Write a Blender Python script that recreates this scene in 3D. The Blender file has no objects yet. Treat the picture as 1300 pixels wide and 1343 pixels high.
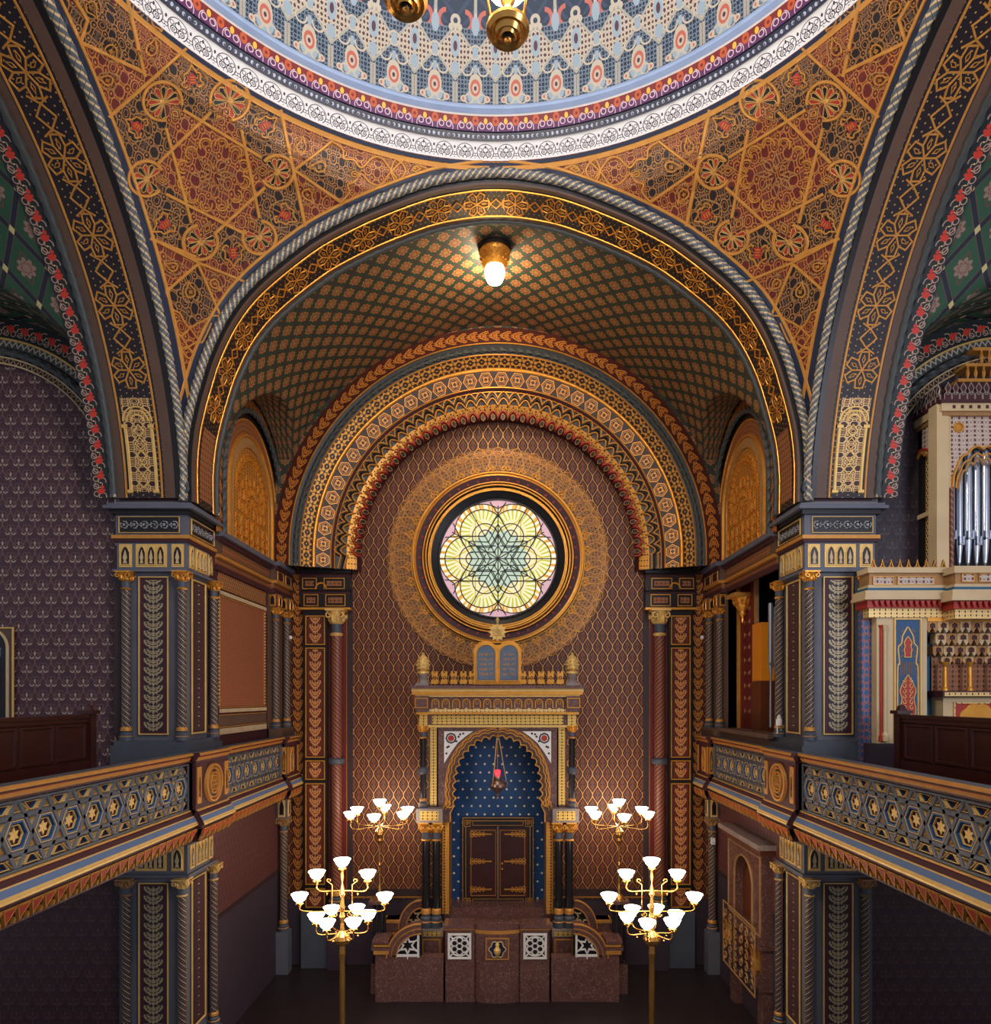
import bpy, math, random
from mathutils import Vector
from mathutils.bvhtree import BVHTree
from mathutils.geometry import tessellate_polygon
random.seed(5)
PI = math.pi; sin = math.sin; cos = math.cos
S = bpy.context.scene; COL = S.collection
# ------------------------------------------------------------ frame of reference (metres, floor z=0)
CX, CZ, FL, VX, HY = .12, 6.3, 900.0, 660.0, 915.0
def P(px, py, d): return Vector(((px-VX)*d/FL+CX, d, CZ+(HY-py)*d/FL))
def PX(px, d): return (px-VX)*d/FL+CX
def PZ(py, d): return CZ+(HY-py)*d/FL
MIR = 1
# ------------------------------------------------------------ mesh builder
class MB:
    def __init__(s): s.v=[]; s.f=[]; s.uv=[]; s.m=[]
    def face(s, pts, uvs=None, mi=0):
        n=len(s.v); s.v.extend(pts); s.f.append(tuple(range(n,n+len(pts))))
        if uvs is None:
            p0=Vector(pts[0]); a=(Vector(pts[1])-p0)
            if a.length<1e-9: a=Vector((1,0,0))
            a.normalize(); nn=a.cross(Vector(pts[2])-p0)
            b=nn.cross(a).normalized() if nn.length>1e-12 else Vector((0,0,1))
            uvs=[((Vector(p)-p0).dot(a),(Vector(p)-p0).dot(b)) for p in pts]
        s.uv.append(uvs); s.m.append(mi)
    def grid(s, fn, us, vs, mi=0, uvf=None, mif=None):
        n=len(s.v); nu=len(us); nv=len(vs)
        for u in us:
            for v in vs: s.v.append(Vector(fn(u,v)))
        for i in range(nu-1):
            for j in range(nv-1):
                a=n+i*nv+j
                s.f.append((a,a+nv,a+nv+1,a+1))
                q=((us[i],vs[j]),(us[i+1],vs[j]),(us[i+1],vs[j+1]),(us[i],vs[j+1]))
                s.uv.append([uvf(*w) for w in q] if uvf else list(q))
                s.m.append(mif((us[i]+us[i+1])/2,(vs[j]+vs[j+1])/2) if mif else mi)
    def box(s, x0,x1,y0,y1,z0,z1, mi=0):
        if x0>x1: x0,x1=x1,x0
        if y0>y1: y0,y1=y1,y0
        if z0>z1: z0,z1=z1,z0
        V=Vector
        F=[((x0,y0,z0),(x1,y0,z0),(x1,y0,z1),(x0,y0,z1),0,2),((x1,y1,z0),(x0,y1,z0),(x0,y1,z1),(x1,y1,z1),0,2),
           ((x0,y1,z0),(x0,y0,z0),(x0,y0,z1),(x0,y1,z1),1,2),((x1,y0,z0),(x1,y1,z0),(x1,y1,z1),(x1,y0,z1),1,2),
           ((x0,y0,z1),(x1,y0,z1),(x1,y1,z1),(x0,y1,z1),0,1),((x0,y1,z0),(x1,y1,z0),(x1,y0,z0),(x0,y0,z0),0,1)]
        for f in F:
            pts=[V(p) for p in f[:4]]
            s.face(pts,[(p[f[4]],p[f[5]]) for p in pts],mi)
    def fbox(s, M, a0,a1,b0,b1,c0,c1, mi=0):
        "box in frame M(a,b,c)"
        c=lambda a,b,k: Vector(M(a,b,k))
        q=[(c(a0,b0,c1),c(a1,b0,c1),c(a1,b1,c1),c(a0,b1,c1)),(c(a0,b0,c0),c(a0,b0,c1),c(a0,b1,c1),c(a0,b1,c0)),
           (c(a1,b0,c1),c(a1,b0,c0),c(a1,b1,c0),c(a1,b1,c1)),(c(a0,b1,c1),c(a1,b1,c1),c(a1,b1,c0),c(a0,b1,c0)),
           (c(a0,b0,c0),c(a1,b0,c0),c(a1,b0,c1),c(a0,b0,c1)),(c(a1,b0,c0),c(a0,b0,c0),c(a0,b1,c0),c(a1,b1,c0))]
        uv=[[(a0,b0),(a1,b0),(a1,b1),(a0,b1)],[(c0,b0),(c1,b0),(c1,b1),(c0,b1)],[(c1,b0),(c0,b0),(c0,b1),(c1,b1)],
            [(a0,c1),(a1,c1),(a1,c0),(a0,c0)],[(a0,c0),(a1,c0),(a1,c1),(a0,c1)],[(a1,b0),(a0,b0),(a0,b1),(a1,b1)]]
        for k in range(6): s.face(list(q[k]),uv[k],mi)
    def prism(s, poly, M, c0, c1, mi=0, side=None, back=False):
        "extruded 2-D polygon in frame M"
        if side is None: side=mi
        tr=tessellate_polygon([[Vector((p[0],p[1],0)) for p in poly]])
        for t in tr:
            pts=[poly[i] for i in t]
            s.face([Vector(M(p[0],p[1],c1)) for p in pts],[tuple(p) for p in pts],mi)
            if back: s.face([Vector(M(p[0],p[1],c0)) for p in pts[::-1]],[tuple(p) for p in pts[::-1]],mi)
        if abs(c1-c0)>1e-6:
            n=len(poly); L=0
            for i in range(n):
                p=poly[i]; q=poly[(i+1)%n]; l=math.hypot(q[0]-p[0],q[1]-p[1])
                s.face([Vector(M(*p,c0)),Vector(M(*q,c0)),Vector(M(*q,c1)),Vector(M(*p,c1))],[(L,c0),(L+l,c0),(L+l,c1),(L,c1)],side); L+=l
    def ringp(s, M, ca, cb, r0, r1, c, n=48, a0=0, a1=2*PI, mi=0, h=0):
        "flat annulus (with optional second height at inner radius)"
        us=[a0+(a1-a0)*i/n for i in range(n+1)]
        s.grid(lambda a,t: M(ca+(r0+(r1-r0)*t)*cos(a), cb+(r0+(r1-r0)*t)*sin(a), c+h*t), us,[0,1],mi,uvf=lambda a,t:(a*(r0+r1)/2,(r1-r0)*t))
    def lathe(s, prof, ctr, n=14, mi=0, mf=None, ax=None):
        c=Vector(ctr); us=[2*PI*i/n for i in range(n+1)]
        L=[0]
        for i in range(1,len(prof)): L.append(L[-1]+math.hypot(prof[i][0]-prof[i-1][0],prof[i][1]-prof[i-1][1]))
        rm=max(p[0] for p in prof)
        for k in range(len(prof)-1):
            m=mf(k) if mf else mi
            if ax: fn=lambda a,t: c+ax(((1-t)*prof[k][0]+t*prof[k+1][0])*cos(a),((1-t)*prof[k][0]+t*prof[k+1][0])*sin(a),(1-t)*prof[k][1]+t*prof[k+1][1])
            else: fn=lambda a,t: c+Vector((((1-t)*prof[k][0]+t*prof[k+1][0])*cos(a),((1-t)*prof[k][0]+t*prof[k+1][0])*sin(a),(1-t)*prof[k][1]+t*prof[k+1][1]))
            s.grid(fn,us,[0,1],m,uvf=lambda a,t:(a*rm,L[k]+(L[k+1]-L[k])*t))
    def tube(s, path, r, n=6, mi=0, closed=False, rope=None):
        "rope=(lobes,turns per metre,depth)"
        pts=[Vector(p) for p in path]; m=len(pts); rings=[]; L=0; N=None; Ls=[]
        for i in range(m):
            a=pts[i-1] if (i or closed) else pts[i]; b=pts[(i+1)%m] if (i<m-1 or closed) else pts[i]
            T=(b-a)
            if T.length<1e-9: T=Vector((0,0,1))
            T.normalize()
            if N is None:
                N=T.cross(Vector((0,0,1)))
                if N.length<.1: N=T.cross(Vector((0,1,0)))
            N=(N-T*N.dot(T)).normalized(); B=T.cross(N)
            if i: L+=(pts[i]-pts[i-1]).length
            rr=r[i] if isinstance(r,(list,tuple)) else r
            ring=[]
            for k in range(n):
                a_=2*PI*k/n
                q=rr*(1+rope[2]*cos(rope[0]*a_+2*PI*rope[1]*L)) if rope else rr
                ring.append(pts[i]+N*(q*cos(a_))+B*(q*sin(a_)))
            rings.append(ring); Ls.append(L)
        n0=len(s.v)
        for ring in rings: s.v.extend(ring)
        rng=m if closed else m-1; r0=r[0] if isinstance(r,(list,tuple)) else r
        for i in range(rng):
            j=(i+1)%m
            for k in range(n):
                l=(k+1)%n
                s.f.append((n0+i*n+k,n0+i*n+l,n0+j*n+l,n0+j*n+k))
                u0=2*PI*k/n*r0; u1=2*PI*(k+1)/n*r0; w=Ls[i]; w2=Ls[j] if j else L+.1
                s.uv.append([(u0,w),(u1,w),(u1,w2),(u0,w2)]); s.m.append(mi)
        if not closed:
            s.f.append(tuple(n0+k for k in range(n))[::-1]); s.uv.append([(0,0)]*n); s.m.append(mi)
            s.f.append(tuple(n0+(m-1)*n+k for k in range(n))); s.uv.append([(0,0)]*n); s.m.append(mi)
    def strip(s, pl, M, w, h=.012, closed=False, mi=0, c=0.0, flat=False):
        "raised ridge along a 2-D polyline in frame M"
        pl=[tuple(p) for p in pl]; n=len(pl); 
        if n<2: return
        offs=[]
        for i in range(n):
            a=pl[i-1] if (i or closed) else None; b=pl[(i+1)%n] if (i<n-1 or closed) else None; p=pl[i]
            ds=[]
            if a: ds.append((p[0]-a[0],p[1]-a[1]))
            if b: ds.append((b[0]-p[0],b[1]-p[1]))
            ns=[]
            for d in ds:
                l=math.hypot(*d) or 1e-9; ns.append((-d[1]/l,d[0]/l))
            if len(ns)==2:
                mx=ns[0][0]+ns[1][0]; my=ns[0][1]+ns[1][1]; l=math.hypot(mx,my) or 1e-9; mx/=l; my/=l
                k=1/max(.45,mx*ns[0][0]+my*ns[0][1])
            else: mx,my=ns[0]; k=1
            offs.append((mx*k*w/2,my*k*w/2))
        L=0; rng=n if closed else n-1
        for i in range(rng):
            j=(i+1)%n; p=pl[i]; q=pl[j]; o=offs[i]; r=offs[j]; l=math.hypot(q[0]-p[0],q[1]-p[1])
            A=[M(p[0]+o[0],p[1]+o[1],c),M(p[0]+o[0]*.6,p[1]+o[1]*.6,c+h),M(p[0]-o[0]*.6,p[1]-o[1]*.6,c+h),M(p[0]-o[0],p[1]-o[1],c)]
            B=[M(q[0]+r[0],q[1]+r[1],c),M(q[0]+r[0]*.6,q[1]+r[1]*.6,c+h),M(q[0]-r[0]*.6,q[1]-r[1]*.6,c+h),M(q[0]-r[0],q[1]-r[1],c)]
            for k in range(3):
                s.face([Vector(A[k+1]),Vector(B[k+1]),Vector(B[k]),Vector(A[k])],[(L,w*(k+1)/3),(L+l,w*(k+1)/3),(L+l,w*k/3),(L,w*k/3)],mi)
            L+=l
    def build(s, name, mats, parent=None, smooth=False, kind=None, label=None):
        if not isinstance(mats,(list,tuple)): mats=[mats]
        me=bpy.data.meshes.new(name)
        org=Vector((0,0,0)); q=parent
        while q is not None: org+=Vector(q.location); q=q.parent
        if MIR<0: vs=[(-p[0]-org.x,p[1]-org.y,p[2]-org.z) for p in s.v]; fs=[f[::-1] for f in s.f]; uvs=[u[::-1] for u in s.uv]
        else: vs=[(p[0]-org.x,p[1]-org.y,p[2]-org.z) for p in s.v]; fs=s.f; uvs=s.uv
        me.from_pydata(vs,[],fs)
        for m in mats: me.materials.append(m)
        me.polygons.foreach_set('material_index',s.m)
        if smooth: me.polygons.foreach_set('use_smooth',[True]*len(fs))
        uvl=me.uv_layers.new(name='UVMap'); flat=[c for f in uvs for w in f for c in w]
        if len(flat)==2*len(me.loops): uvl.data.foreach_set('uv',flat)
        me.update()
        o=bpy.data.objects.new(name,me); COL.objects.link(o)
        if parent is not None: o.parent=parent
        if kind: o['kind']=kind
        if label: o['label']=label
        return o
def thing(name,label,cat,loc=(0,0,0),group=None):
    o=bpy.data.objects.new(name,None); COL.objects.link(o); l=Vector(loc)
    if MIR<0: l.x=-l.x
    o.location=l; o.empty_display_size=.1; tag(o,label,cat,group); return o
def tag(o,label,cat,group=None):
    o['label']=label; o['category']=cat
    if group: o['group']=group
    return o
def struct(name,mb,mats,smooth=False): return mb.build(name,mats,None,smooth,'structure')
KINDS=[]
def copy_tree(o, parent=None):
    c=o.copy(); COL.objects.link(c)
    if parent: c.parent=parent
    for ch in list(o.children): copy_tree(ch,c)
    return c
# frames ------------------------------------------------------------
def FY(y): return lambda a,b,c=0: Vector((a,y-c,b))             # faces the camera side; a=x b=z
def FX(x): return lambda a,b,c=0: Vector((x+c,a,b))             # left-hand wall facing +x; a=y b=z
def arc(cx,cy,r,a0,a1,n=12,ry=None):
    ry=ry or r
    return [(cx+r*cos(math.radians(a0+(a1-a0)*i/n)),cy+ry*sin(math.radians(a0+(a1-a0)*i/n))) for i in range(n+1)]
def spiral(cx,cy,r0,r1,a0,a1,n=16):
    return [(cx+(r0+(r1-r0)*i/n)*cos(math.radians(a0+(a1-a0)*i/n)),cy+(r0+(r1-r0)*i/n)*sin(math.radians(a0+(a1-a0)*i/n))) for i in range(n+1)]
def catmull(pts,k=6,closed=False):
    out=[]; n=len(pts)
    for i in range(n if closed else n-1):
        p0=pts[(i-1)%n] if (i or closed) else pts[0]; p1=pts[i]; p2=pts[(i+1)%n]; p3=pts[(i+2)%n] if (i<n-2 or closed) else pts[-1]
        for j in range(k):
            t=j/k
            out.append(tuple(.5*((2*p1[c])+(-p0[c]+p2[c])*t+(2*p0[c]-5*p1[c]+4*p2[c]-p3[c])*t*t+(-p0[c]+3*p1[c]-3*p2[c]+p3[c])*t**3) for c in range(len(p1))))
    if not closed: out.append(tuple(pts[-1]))
    return out
class Curve:
    "planar polyline with arc length; n = left normal of the direction of travel"
    def __init__(s,pts):
        s.p=[tuple(p) for p in pts]; s.L=[0]
        for i in range(1,len(s.p)): s.L.append(s.L[-1]+math.hypot(s.p[i][0]-s.p[i-1][0],s.p[i][1]-s.p[i-1][1]))
        s.len=s.L[-1]
        s.nn=[]
        for i in range(len(s.p)):
            a=s.p[max(0,i-1)]; b=s.p[min(len(s.p)-1,i+1)]; d=(b[0]-a[0],b[1]-a[1]); l=math.hypot(*d) or 1; s.nn.append((-d[1]/l,d[0]/l))
    def at(s,t,off=0):
        t=min(max(t,0),s.len); lo,hi=0,len(s.L)-1
        while hi-lo>1:
            m=(lo+hi)//2
            if s.L[m]<=t: lo=m
            else: hi=m
        k=(t-s.L[lo])/((s.L[hi]-s.L[lo]) or 1)
        a=s.p[lo]; b=s.p[hi]; na=s.nn[lo]; nb=s.nn[hi]
        return (a[0]+(b[0]-a[0])*k+(na[0]+(nb[0]-na[0])*k)*off, a[1]+(b[1]-a[1])*k+(na[1]+(nb[1]-na[1])*k)*off)
def lin(a,b,n): return [a+(b-a)*i/n for i in range(n+1)]
def inpoly(x,y,poly):
    r=False; j=len(poly)-1
    for i in range(len(poly)):
        a=poly[i]; b=poly[j]
        if (a[1]>y)!=(b[1]>y) and x<(b[0]-a[0])*(y-a[1])/(b[1]-a[1])+a[0]: r=not r
        j=i
    return r
# ------------------------------------------------------------ node language
NT=None
class N:
    def __init__(s,v): s.v=v
    def __add__(a,b): return op('ADD',a,b)
    def __radd__(a,b): return op('ADD',b,a)
    def __sub__(a,b): return op('SUBTRACT',a,b)
    def __rsub__(a,b): return op('SUBTRACT',b,a)
    def __mul__(a,b): return op('MULTIPLY',a,b)
    def __rmul__(a,b): return op('MULTIPLY',b,a)
    def __truediv__(a,b): return op('DIVIDE',a,b)
    def __rtruediv__(a,b): return op('DIVIDE',b,a)
    def __lt__(a,b): return op('LESS_THAN',a,b)
    def __gt__(a,b): return op('GREATER_THAN',a,b)
def op(o,*a):
    n=NT.nodes.new('ShaderNodeMath'); n.operation=o
    for i,x in enumerate(a):
        if isinstance(x,N): NT.links.new(x.v,n.inputs[i])
        else: n.inputs[i].default_value=float(x)
    return N(n.outputs[0])
def nabs(a): return op('ABSOLUTE',a)
def nsin(a): return op('SINE',a)
def ncos(a): return op('COSINE',a)
def nmin(*a):
    r=a[0]
    for b in a[1:]: r=op('MINIMUM',r,b)
    return r
def nmax(*a):
    r=a[0]
    for b in a[1:]: r=op('MAXIMUM',r,b)
    return r
def pp(a,p): return op('PINGPONG',a,p)
def fr(a): return op('FRACT',a)
def fl(a): return op('FLOOR',a)
def ln(x,y): return op('SQRT',x*x+y*y)
def cell(u,p): return (fr(u/p)-.5)*p
def ring(x,y,cx,cy,r,w): return nabs(ln(x-cx,y-cy)-r)-w
def disk(x,y,cx,cy,r,k=1): return ln(x-cx,(y-cy)*k)-r*1.0
def msk(d): return d<0
def uvc():
    t=NT.nodes.new('ShaderNodeUVMap'); s=NT.nodes.new('ShaderNodeSeparateXYZ'); NT.links.new(t.outputs[0],s.inputs[0]); return N(s.outputs[0]),N(s.outputs[1])
def objc():
    t=NT.nodes.new('ShaderNodeTexCoord'); s=NT.nodes.new('ShaderNodeSeparateXYZ'); NT.links.new(t.outputs['Object'],s.inputs[0]); return N(s.outputs[0]),N(s.outputs[1]),N(s.outputs[2])
def noise(scale,detail=2,dist=0,co=None):
    n=NT.nodes.new('ShaderNodeTexNoise'); n.inputs['Scale'].default_value=scale; n.inputs['Detail'].default_value=detail; n.inputs['Distortion'].default_value=dist
    t=NT.nodes.new('ShaderNodeTexCoord'); NT.links.new(t.outputs['Object'],n.inputs['Vector'])
    return N(n.outputs[0])
def C(c):
    "sRGB 0-255 -> linear"
    return tuple([((x/255)/12.92 if x/255<=.04045 else ((x/255+.055)/1.055)**2.4) for x in c]+[1])
def mixc(a,b,f):
    n=NT.nodes.new('ShaderNodeMix'); n.data_type='RGBA'
    for k,x in ((6,a),(7,b)):
        if isinstance(x,tuple): n.inputs[k].default_value=x
        else: NT.links.new(x,n.inputs[k])
    if isinstance(f,N): NT.links.new(f.v,n.inputs[0])
    else: n.inputs[0].default_value=f
    return n.outputs[2]
M={}
def mat(name,fn,rough=.6,metal=0.0,bump=None,emis=None,spec=.4):
    "fn() -> colour or (colour, metal mask[, height])"
    global NT
    m=bpy.data.materials.new(name); m.use_nodes=True; NT=m.node_tree; b=NT.nodes['Principled BSDF']
    r=fn() if callable(fn) else fn
    mm=None; hh=None
    if isinstance(r,tuple) and len(r)<4: 
        mm=r[1]; hh=r[2] if len(r)>2 else None; r=r[0]
    if isinstance(r,tuple): b.inputs['Base Color'].default_value=r
    else: NT.links.new(r,b.inputs['Base Color'])
    b.inputs['Roughness'].default_value=rough; b.inputs['Specular IOR Level'].default_value=spec
    if mm is not None:
        NT.links.new((mm*.55).v,b.inputs['Metallic']); NT.links.new((rough-(mm*(rough-.38))).v,b.inputs['Roughness'])
    else: b.inputs['Metallic'].default_value=metal
    if hh is None and bump: hh=noise(bump[0],3); bs=bump[1]
    else: bs=.012
    if hh is not None:
        bn=NT.nodes.new('ShaderNodeBump'); bn.inputs['Strength'].default_value=.6; bn.inputs['Distance'].default_value=bs
        NT.links.new(hh.v,bn.inputs['Height']); NT.links.new(bn.outputs[0],b.inputs['Normal'])
    if emis:
        if isinstance(r,tuple): b.inputs['Emission Color'].default_value=r
        else: NT.links.new(r,b.inputs['Emission Color'])
        b.inputs['Emission Strength'].default_value=emis
    M[name]=m; return m
# ============================================================ materials
GOLD=C((226,160,62)); GOLDD=C((170,108,44)); DK=C((34,20,20)); NAVY=C((26,34,66)); RED=C((112,26,24)); IV=C((205,190,150))
def gn(a,b,s=9): return lambda: mixc(C(a),C(b),noise(s,3))
mat('gold',gn((236,170,70),(196,126,44)),.36,.6,bump=(60,.004))
mat('goldpaint',gn((208,148,68),(176,116,50)),.5,.35)
mat('goldpale',gn((232,196,120),(206,160,84)),.5,.3)
mat('brass',gn((226,176,96),(190,130,60)),.25,.85)
mat('tan',gn((176,134,84),(142,102,60)),.6,.2)
mat('grey',gn((98,98,106),(84,84,92),3),.55)
mat('greyblue',gn((98,100,112),(80,82,96),3),.5)
mat('slate',gn((80,84,92),(64,68,76),3),.5)
mat('paleblue',gn((168,190,226),(140,166,208),3),.5)
mat('navy',gn((24,36,64),(18,27,50),3),.5)
mat('railblue',gn((98,120,152),(84,104,136),3),.5)
mat('bluepaint',gn((38,82,122),(30,66,104),3),.5)
mat('black',gn((24,20,22),(16,14,16)),.4)
mat('darkred',gn((104,28,28),(84,20,22),3),.5)
mat('red',gn((176,52,36),(150,40,30)),.5)
mat('maroon',gn((72,30,34),(58,24,30),3),.6)
mat('brown',gn((96,72,58),(80,58,48),3),.55)
mat('cream',gn((206,180,138),(186,158,116),3),.5)
mat('white',gn((232,228,222),(212,206,200)),.5)
mat('teal',gn((20,92,120),(14,74,104),3),.5)
mat('plum',gn((60,46,56),(50,38,48),2),.7)
mat('bmarble',gn((16,15,17),(42,38,36),4),.15,spec=.6)
mat('wood',gn((66,28,22),(44,18,16),5),.35)
mat('woodgold',gn((224,140,30),(196,112,22),2),.35)
mat('woodbrown',gn((104,52,24),(78,36,18),4),.4)
mat('silver',gn((200,205,214),(170,176,188),3),.28,.85)
mat('oldsilver',gn((170,140,122),(120,96,84),20),.35,.8)
mat('redglass',C((230,40,50)),.15,emis=2.5)
mat('slateglass',gn((70,84,104),(104,120,138),6),.3)
def marble(a,b,c,s=3):
    def f():
        n1=noise(s,5,1.5); n2=noise(s*3,4,2)
        base=mixc(C(a),C(b),n1); v=nabs(n2-.5)<.006
        return mixc(base,C(c),v*.6)
    return f
mat('marble',marble((108,72,64),(84,54,50),(190,160,145),2.2),.25,spec=.6)
mat('marblelt',marble((156,140,132),(120,104,98),(210,200,190),3),.25,spec=.6)
mat('bulb',C((255,238,222)),.4,emis=9.0)
mat('bulb2',C((255,238,222)),.4,emis=9.0)
mat('bulbwarm',C((255,224,170)),.4,emis=22.0)
mat('daylight',C((190,215,240)),.4,emis=1.6)

def ogee(u,v,p,q,w):
    xm=pp(u,p/2)
    return nabs(xm-(ncos(v*(2*PI/q))+1)*(p/4))-w
def two(u,v,p,q,fn):
    xm=pp(u,p/2); ym=pp(v,q/2)
    return nmin(fn(xm,ym),fn(p/2-xm,q/2-ym))
# left and right damask: dark plum with copper ogee net and ivory drops
def damask(lo,line,drop,p=.27,q=.46):
    def f():
        u,v=uvc()
        vc=cell(v,q/2); l=ogee(u,v,p,q,.008)
        row=op('MODULO',fl(v/(q/2)),2.0); uc=cell(u+row*(p/2),p)
        body=disk(uc,vc,0,.02,.014,.36); side=nmax(ring(nabs(uc),vc,.05,-.03,.03,.008),vc+.03)
        h1=ring(nabs(uc),vc,.045,-.02,.05,.0045); h2=ring(nabs(uc),vc,.03,.06,.035,.004)
        c=mixc(C(lo),C([min(255,x*1.25) for x in lo]),noise(1.3,2))
        c=mixc(c,C(line),msk(nmin(l,h1,h2))*.8)
        return mixc(c,C(drop),msk(nmin(body,side)))
    return f
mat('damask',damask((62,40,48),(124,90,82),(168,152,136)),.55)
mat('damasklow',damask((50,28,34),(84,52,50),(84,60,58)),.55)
mat('damaskshaded',damask((44,36,44),(70,56,62),(80,70,76)),.55)  # dimmer copy for the right wall: that arm's shade is in the colours
# ark wall : gold ogee net on red brown
def net(lo,line,inner,p=.235,q=.5,w=.008,m=.9):
    def f():
        u,v=uvc(); l=ogee(u,v,p,q,w); l2=ogee(u+p/4*0,v,p,q,w*2.6)
        fn=lambda x,y: nmin(disk(x,y,0,.0,.011,.35),ring(x,y,.036,.0,.032,.006),ring(x,y,0,.09,.024,.006),disk(x,y,.03,.06,.012,.5),nmax(nabs(x)-.004,y-.15))
        i=two(u,v,p,q,fn)
        c=mixc(C(lo),C([x*.72 for x in lo]),noise(1.1,2))
        c=mixc(c,C(inner),msk(i)*m)
        g=msk(l)
        return mixc(c,C(line),g),g*.7
    return f
mat('arkwall',net((66,29,21),(210,144,74),(128,72,40),m=1.0),.5)
mat('chancellow',net((84,42,42),(124,74,62),(98,54,50),.16,.34,.004),.6)
def smallred():
    u,v=uvc(); fn=lambda x,y: nmin(disk(x,y,0,0,.014,.6),ring(x,y,0,0,.04,.004))
    i=two(u,v,.1,.16,fn)
    return mixc(C((116,48,32)),C((190,132,90)),msk(i)*.8)
mat('smallred',smallred,.5)
def weave():
    u,v=uvc(); a=nabs(cell(u+v*.6,.09))-.012; b=nabs(cell(u-v*.6,.09))-.012
    return mixc(C((96,44,30)),C((190,140,86)),msk(nmin(a,b))*.8)
mat('weave',weave,.5)
# general scroll filigree
def fil(lo,hi,p=.2,q=None,w=.045,metalk=1.0,hi2=None,thr=.0):
    q=q or p
    def f():
        u,v=uvc(); n=noise(3.0,1); n2=noise(3.7,1)
        x=pp((u+(n-.5)*.3*p)/p,.5); y=pp((v+(n2-.5)*.3*p)/q,.5)
        d=nmin(ring(x,y,.5,.02,.2,w),ring(x,y,.0,.5,.22,w),ring(x,y,.25,.24,.13,w*.8),ring(x,y,.26,.25,.02,w),ring(x,y,.02,.05,.16,w*.7),ring(x,y,.44,.44,.1,w*.7),ring(x,y,.5,.02,.1,w*.6))
        lf=nmin(disk(x,y,.5,.36,.085,.6),disk(x,y,.1,.3,.06,.7),disk(x,y,.38,.5,.05,1.3))
        c=C(lo)
        if hi2: c=mixc(c,C(hi2),msk(lf))
        g=msk(d) if hi2 else msk(nmin(d,lf))
        return mixc(c,C(hi),g),g*metalk
    return f
mat('filred',fil((92,24,20),(184,122,60),.30,.36,.024,.6,(112,56,38)),.5)
mat('filblack',fil((24,16,18),(164,114,64),.30,.36,.024,.6,(84,62,50)),.5)
mat('filgold',fil((58,28,18),(216,150,62),.13,.13,.075),.5)
mat('filfine',fil((58,28,20),(190,120,52),.1,.12,.07),.5)
mat('filpale',fil((70,34,28),(226,190,122),.09,.12,.08,.5),.5)
mat('filgreen',fil((66,38,20),(226,186,96),.1,.13,.06),.45)
mat('filfoot',fil((52,24,26),(216,176,112),.23,.3,.03,.4,(150,112,72)),.5)
mat('filgrey',fil((40,34,40),(150,148,150),.13,.16,.06,.2),.5)
mat('filtan',fil((58,30,26),(150,96,60),.1,.16,.06,.3),.5)
mat('filwhite',fil((96,58,52),(196,176,160),.12,.14,.05,.0),.5)
# leaf strip : stacked palmettes, u across (centred 0), v along
def palm(lo,hi,w,q,edge=None):
    def f():
        u,v=uvc(); x=nabs(u)/w; y=fr(v/q)
        d=nmin(ring(x,y,.0,1.02,.8,.075),ring(x,y,.0,.98,.5,.06),disk(x,y,.0,.66,.1,.45),disk(x,y,.62,.62,.08,.6),disk(x,y,.34,.42,.06,.7),disk(x,y,.0,.08,.12,1.2),nmax(nabs(x)-.03,.2-y),ring(x,y,.86,.9,.16,.05),ring(x,y,.0,1.3,.62,.05),disk(x,y,.3,.16,.07,.5))
        g=msk(d)*(x<.93)
        return mixc(C(lo),C(hi),g),g*.4
    return f
mat('palmgrey',palm((44,30,38),(158,140,106),.19,.15),.5)
mat('palmred',palm((92,34,24),(206,142,82),.15,.22),.5)
mat('palmgold',palm((116,34,22),(222,160,66),.12,.26),.5)
mat('palmorange',palm((70,24,16),(196,124,50),.13,.25),.5)
mat('palmbrown',palm((58,36,40),(196,178,142),.09,.2),.5)
def sprig():
    u,v=uvc(); y=cell(v,.16); x=nabs(u)
    d=nmin(disk(x*.75-y*.5,y+x*.4,.014,.0,.02,2.6),disk(x,y,0,.06,.008))
    return mixc(C((66,40,44)),C((200,186,156)),msk(d))
mat('sprig',sprig,.5)
def shaft(lo,hi,p=.09,w=.012):
    def f():
        u,v=uvc(); a=nabs(cell(u*.9+v,p))-w; b=nabs(cell(u*1.0-v*.8,p*.7))-.004; c2=disk(cell(u*.9+v+p/2,p),cell(u-v,.05),0,0,.009)
        g=msk(nmin(a,c2)); c=mixc(C(lo),C(hi),g); return mixc(c,C([(a_+b_)/2 for a_,b_ in zip(lo,hi)]),msk(b)*.6)
    return f
mat('shaft',shaft((44,28,30),(150,132,110)),.45)
mat('shaftred',shaft((84,36,30),(150,96,68),.1,.02),.4)
# vaults: diamond lattice with bands and stars
def vault(p,q,ground,band,bw,line,star,star2,node,rose):
    def f():
        u,v=uvc(); a=u/p+v/q; b=u/p-v/q
        fa=fr(a)-.5; fb=fr(b)-.5                      # lattice lines at 0.5 edge
        ea=.5-nabs(fa); eb=.5-nabs(fb); x=(fa+fb)*p/2; y=(fa-fb)*q/2
        e=nmin(ea,eb)
        ang=op('ARCTAN2',y,x); r=ln(x,y)
        rr=nabs(ncos(ang*4))*.035*rose+.06*rose
        c=mixc(C(ground),C([g*.75 for g in ground]),noise(2.,2))
        st=(r<rr)
        c=mixc(c,C(star2),(nabs(nabs(nabs(x)+nabs(y)*p/q)-p*.22)<.008))
        c=mixc(c,C(star),st)
        c=mixc(c,C(line),nabs(r-rr*.55)<.008)
        c=mixc(c,C(band),e<bw)
        c=mixc(c,C(line),nabs(e-bw*1.05)<(bw*.10))
        nd=(nmax(ea,eb)<bw*1.1)*(e<bw)
        c=mixc(c,C(node),nd)
        return c
    return f
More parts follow.
